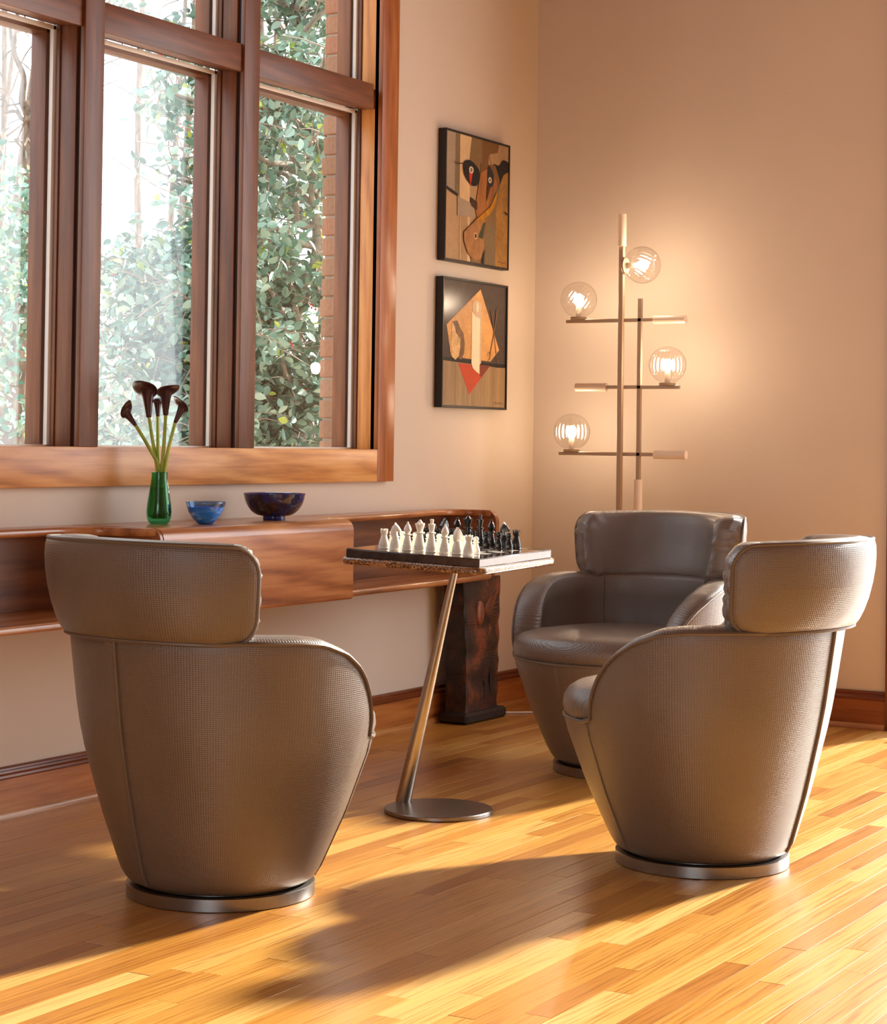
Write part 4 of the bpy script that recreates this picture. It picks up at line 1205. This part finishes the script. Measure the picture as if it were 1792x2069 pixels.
cord = tube('power_cord', catmull([(.40, -.27, .004), (.33, -.22, .004), (.26, -.26, .004), (.20, -.36, .004), (.10, -.44, .004), (.045, -.46, .004)], 6), .0042, M['cord'], None, 8)
tag(cord, 'white power cord lying on the floor behind the carved post', 'cord')

# ------------------------------------------------------------------ outside the window
rt_ = random.Random(21)
hill_V, hill_F = [], []
NXh, NYh = 40, 30
for i in range(NXh + 1):
    for j in range(NYh + 1):
        xx = -0.4 - 44 * j / NYh; yy = -30 + 75 * i / NXh
        d = max(0, -xx - 7)
        hill_V.append((xx, yy, -.6 + .16 * d + .25 * math.sin(xx * .6 + yy * .4) * min(1, d / 5)))
for i in range(NXh):
    for j in range(NYh):
        a = i * (NYh + 1) + j; hill_F.append((a, a + 1, a + NYh + 2, a + NYh + 1))
hill = obj('ground_outside', mesh_py('ground_outside', hill_V, hill_F), M['litter'], None, 60)
struct(hill, 'pale leaf-covered slope outside the window')
yard_V = [(-.4, .25, -.05), (30, .25, -.05), (30, 30, -.05), (-.4, 30, -.05)]
struct(obj('terrace_outside', mesh_py('terrace_outside', yard_V, [(0, 1, 2, 3)]), M['litter'], None, 0), 'pale ground outside the patio door')

def ray_pt(px, py, Y):   # kept for laying out the garden by bearing and distance
    d = CAM_F + CAM_R * ((px - PCX) / F_PX) - CAM_U * ((py - PCY) / F_PX)
    return CAM_POS + d * Y
leaf_ol = [(0, 0, 0), (.013, .014, .003), (.017, .030, .004), (.012, .046, .002), (0, .060, -.004), (-.012, .046, .002), (-.017, .030, .004), (-.013, .014, .003), (0, .030, -.002)]
leaf_fc = [(0, 1, 2, 8), (8, 2, 3, 4), (0, 8, 6, 7), (8, 4, 5, 6)]
leaf_np = np.array(leaf_ol)
leaf_meshes = []
for tn in (0.15, .35, .55, .7, .85, 1.0):
    me = mesh_py('leaf', leaf_ol, leaf_fc); add_tone(me, [tn] * 9); me.materials.append(M['leaf']); leaf_meshes.append((tn, me))
def rand_rot(r_, up=.5):
    n = Vector((r_.gauss(0, 1), r_.gauss(0, 1), r_.gauss(0, 1) + up)).normalized()
    a = Vector((r_.gauss(0, 1), r_.gauss(0, 1), r_.gauss(0, 1)))
    yv = (a - n * a.dot(n)).normalized(); xv = yv.cross(n)
    return Matrix((xv, yv, n)).transposed()
def foliage(root, spots, n_single, r_, size=1.0):
    """spots: leaf positions; the nearest in view become separate leaves, the rest one mesh"""
    items = []
    for p in spots:
        px, py, z = to_px(p)
        inv = 0 < px < 815 and 0 < py < 915
        tone = 1.0 if r_.random() < .03 else r_.uniform(0, .9)
        items.append((0 if inv else 1, z, p, rand_rot(r_), r_.uniform(.75, 1.25) * size, tone))
    items.sort(key=lambda q: (q[0], q[1]))
    V, Fc, tn = [], [], []
    for k, (o_, z, p, R_, s, tone) in enumerate(items):
        if k < n_single and o_ == 0:
            me = min(leaf_meshes, key=lambda q: abs(q[0] - tone))[1]
            o = bpy.data.objects.new('leaf', me); link(o, root)
            Mx = R_.to_4x4() @ Matrix.Scale(s, 4); Mx.translation = Vector(p) - root.location
            o.matrix_local = Mx
        else:
            A = (np.array(R_) @ (leaf_np * s).T).T + np.array(p) - np.array(root.location)
            b0 = len(V); V += A.tolist(); Fc += [tuple(q + b0 for q in f) for f in leaf_fc]; tn += [tone] * 9
    me = mesh_py('foliage', V, Fc); add_tone(me, tn)
    tag(obj('foliage', me, M['leaf'], root, 60), kind='stuff')
def branch_path(a, b, r_, wob, n=7):
    a, b = Vector(a), Vector(b); L = (b - a).length
    pts = [a]
    for i in range(1, n):
        pts.append(a.lerp(b, i / n) + Vector((r_.gauss(0, wob), r_.gauss(0, wob), r_.gauss(0, wob) + .04 * L * math.sin(i / n * math.pi))))
    return catmull(pts + [b], 3)

# holly tree close to the right-hand and middle panes
hroot = ray_pt(655, 1200, 10.6); hroot.z = -.55
holly = thing('holly_tree', 'dense green holly with red berries close outside the middle and right panes', 'tree', hroot)
rh = random.Random(33)
tr = [hroot, ray_pt(625, 900, 10.6), ray_pt(600, 640, 10.5), ray_pt(640, 500, 10.5), ray_pt(620, 250, 10.5), ray_pt(600, -150, 10.4)]
tube('trunk', [p - hroot for p in map(Vector, catmull(tr, 5))], [.042 - .03 * i / 25 for i in range(26)], M['branch'], holly, 10)
tips, spots, twigs = [], [], []
trunk_pts = [Vector(p) for p in catmull(tr, 5)]
targets = []
for k in range(175):
    # bearing across both panes, denser to the right and low
    px = 150 + 640 * rh.random()
    py = -160 + 1120 * rh.random()
    if px < 360 and py < 480 and rh.random() < .8: continue
    if k % 3 == 0: px, py = 180 + 280 * rh.random(), 480 + 460 * rh.random()
    targets.append((px, py, rh.uniform(9.2, 12.0)))
for (px, py, Y) in targets:
    e = ray_pt(px, py, Y)
    s = min(trunk_pts, key=lambda q: abs(q.z - (e.z - .25)))
    pth = branch_path(s, e, rh, .03)
    L = (e - s).length
    tube('branch', [Vector(p) - hroot for p in pth], [.018 - .013 * i / len(pth) for i in range(len(pth))], M['branch'], holly, 6)
    for q in pth[len(pth) // 3:]:
        q = Vector(q)
        for c in range(2):
            d = Vector((rh.gauss(0, 1), rh.gauss(0, 1), rh.gauss(0, .8))).normalized() * rh.uniform(.10, .30)
            twigs.append((q, q + d))
            for l in range(rh.randint(5, 8)):
                f = rh.uniform(.15, 1.1)
                spots.append(q + d * f + Vector((rh.gauss(0, .03), rh.gauss(0, .03), rh.gauss(0, .03))))
V, Fc = [], []
for a, b in twigs:
    v, f = tube_geo([a - hroot, (a + b) / 2 - hroot + Vector((0, 0, .01)), b - hroot], [.004, .003, .002], 4, False)
    b0 = len(V); V += v; Fc += [tuple(q + b0 for q in t_) for t_ in f]
tag(obj('twigs', mesh_py('twigs', V, Fc), M['branch'], holly, 60), kind='stuff')
foliage(holly, spots, 300, rh)
V, Fc = [], []
bs = bmesh.new(); bmesh.ops.create_icosphere(bs, subdivisions=1, radius=.0065); iv = [tuple(v.co) for v in bs.verts]; ifc = [tuple(v.index for v in f.verts) for f in bs.faces]; bs.free()
for k in range(170):
    c = rh.choice(spots)
    for j in range(rh.randint(2, 5)):
        o_ = c + Vector((rh.gauss(0, .012), rh.gauss(0, .012), rh.gauss(0, .012))) - hroot
        b0 = len(V); V += [tuple(Vector(q) + o_) for q in iv]; Fc += [tuple(q + b0 for q in f) for f in ifc]
tag(obj('berries', mesh_py('berries', V, Fc), M['berry'], holly, 80), kind='stuff')

# large trunk with ivy seen in the left pane
oroot = ray_pt(-10, 1300, 13.5); oroot.z = -.4
oak = thing('old_tree', 'thick pale trunk wrapped in evergreen leaves behind the left pane', 'tree', oroot)
op = [oroot, ray_pt(12, 900, 13.5), ray_pt(40, 650, 13.5), ray_pt(62, 420, 13.5), ray_pt(88, 200, 13.5), ray_pt(108, 20, 13.5), ray_pt(130, -300, 13.5)]
opc = [Vector(p) for p in catmull(op, 6)]
tube('trunk', [p - oroot for p in opc], [.17 - .09 * i / len(opc) for i in range(len(opc))], M['bark'], oak, 16, 80)
for (a, b, r0) in ((ray_pt(70, 330, 13.4), ray_pt(20, 40, 13.2), .035), (ray_pt(80, 260, 13.4), ray_pt(-10, 200, 13.2), .022), (ray_pt(90, 180, 13.4), ray_pt(260, -40, 13.6), .03), (ray_pt(95, 150, 13.4), ray_pt(60, -80, 13.2), .03), (ray_pt(75, 300, 13.4), ray_pt(0, 270, 13.0), .016), (ray_pt(85, 240, 13.4), ray_pt(180, 60, 13.8), .02)):
    pth = branch_path(a, b, rt_, .03)
    tube('branch', [Vector(p) - oroot for p in pth], [r0 * (1 - .75 * i / len(pth)) for i in range(len(pth))], M['bark'], oak, 7)
    for k in range(5):
        q = Vector(pth[rt_.randint(3, len(pth) - 2)]); e = q + Vector((rt_.gauss(0, .3), rt_.gauss(0, .3), rt_.gauss(.1, .3)))
        pt2 = branch_path(q, e, rt_, .02, 4)
        tube('twig', [Vector(p) - oroot for p in pt2], [.007 * (1 - .6 * i / len(pt2)) for i in range(len(pt2))], M['bark'], oak, 5)
sp2 = []
for k in range(80):
    px = rt_.uniform(-60, 118); py = rt_.choice((rt_.uniform(330, 600), rt_.uniform(330, 720), rt_.uniform(300, 880)))
    c = ray_pt(px, py, rt_.uniform(12.2, 13.3))
    for l in range(20): sp2.append(c + Vector((rt_.gauss(0, .10), rt_.gauss(0, .10), rt_.gauss(0, .08))))
foliage(oak, sp2, 60, rt_, 1.1)
# bare woods farther up the slope
rf = random.Random(77)
ORD = ['first', 'second', 'third', 'fourth', 'fifth', 'sixth', 'seventh', 'eighth', 'ninth', 'tenth', 'eleventh', 'twelfth', 'thirteenth', 'fourteenth', 'fifteenth']
PXS = sorted(rf.uniform(-60, 700) for _ in range(15))
for k in range(15):
    Y = rf.uniform(19, 40)
    px = PXS[k]
    p = ray_pt(px, 900, Y)
    zz = -.6 + .16 * max(0, -p.x - 7)
    tw = thing('bare_tree', '%s from the left of the slender leafless trees on the far slope' % ORD[k], 'tree', (p.x, p.y, zz - .3), 0, 'bare trees on the far slope')
    H_ = rf.uniform(9, 14); r0 = rf.uniform(.04, .10)
    lean = Vector((rf.gauss(0, .5), rf.gauss(0, .5), 0))
    pts = catmull([(0, 0, 0), tuple(lean * .3 + Vector((rf.gauss(0, .1), rf.gauss(0, .1), H_ * .35))), tuple(lean * .7 + Vector((0, 0, H_ * .7))), tuple(lean + Vector((0, 0, H_)))], 4)
    tube('trunk', pts, [r0 * (1 - .85 * i / len(pts)) for i in range(len(pts))], M['bark'], tw, 7)
    for j in range(9):
        q = Vector(pts[rf.randint(2, len(pts) - 2)]); e = q + Vector((rf.gauss(0, 1.1), rf.gauss(0, 1.1), abs(rf.gauss(.8, .6))))
        pt2 = branch_path(q, e, rf, .06, 4)
        tube('branch', pt2, [r0 * .22 * (1 - .8 * i / len(pt2)) for i in range(len(pt2))], M['bark'], tw, 5)
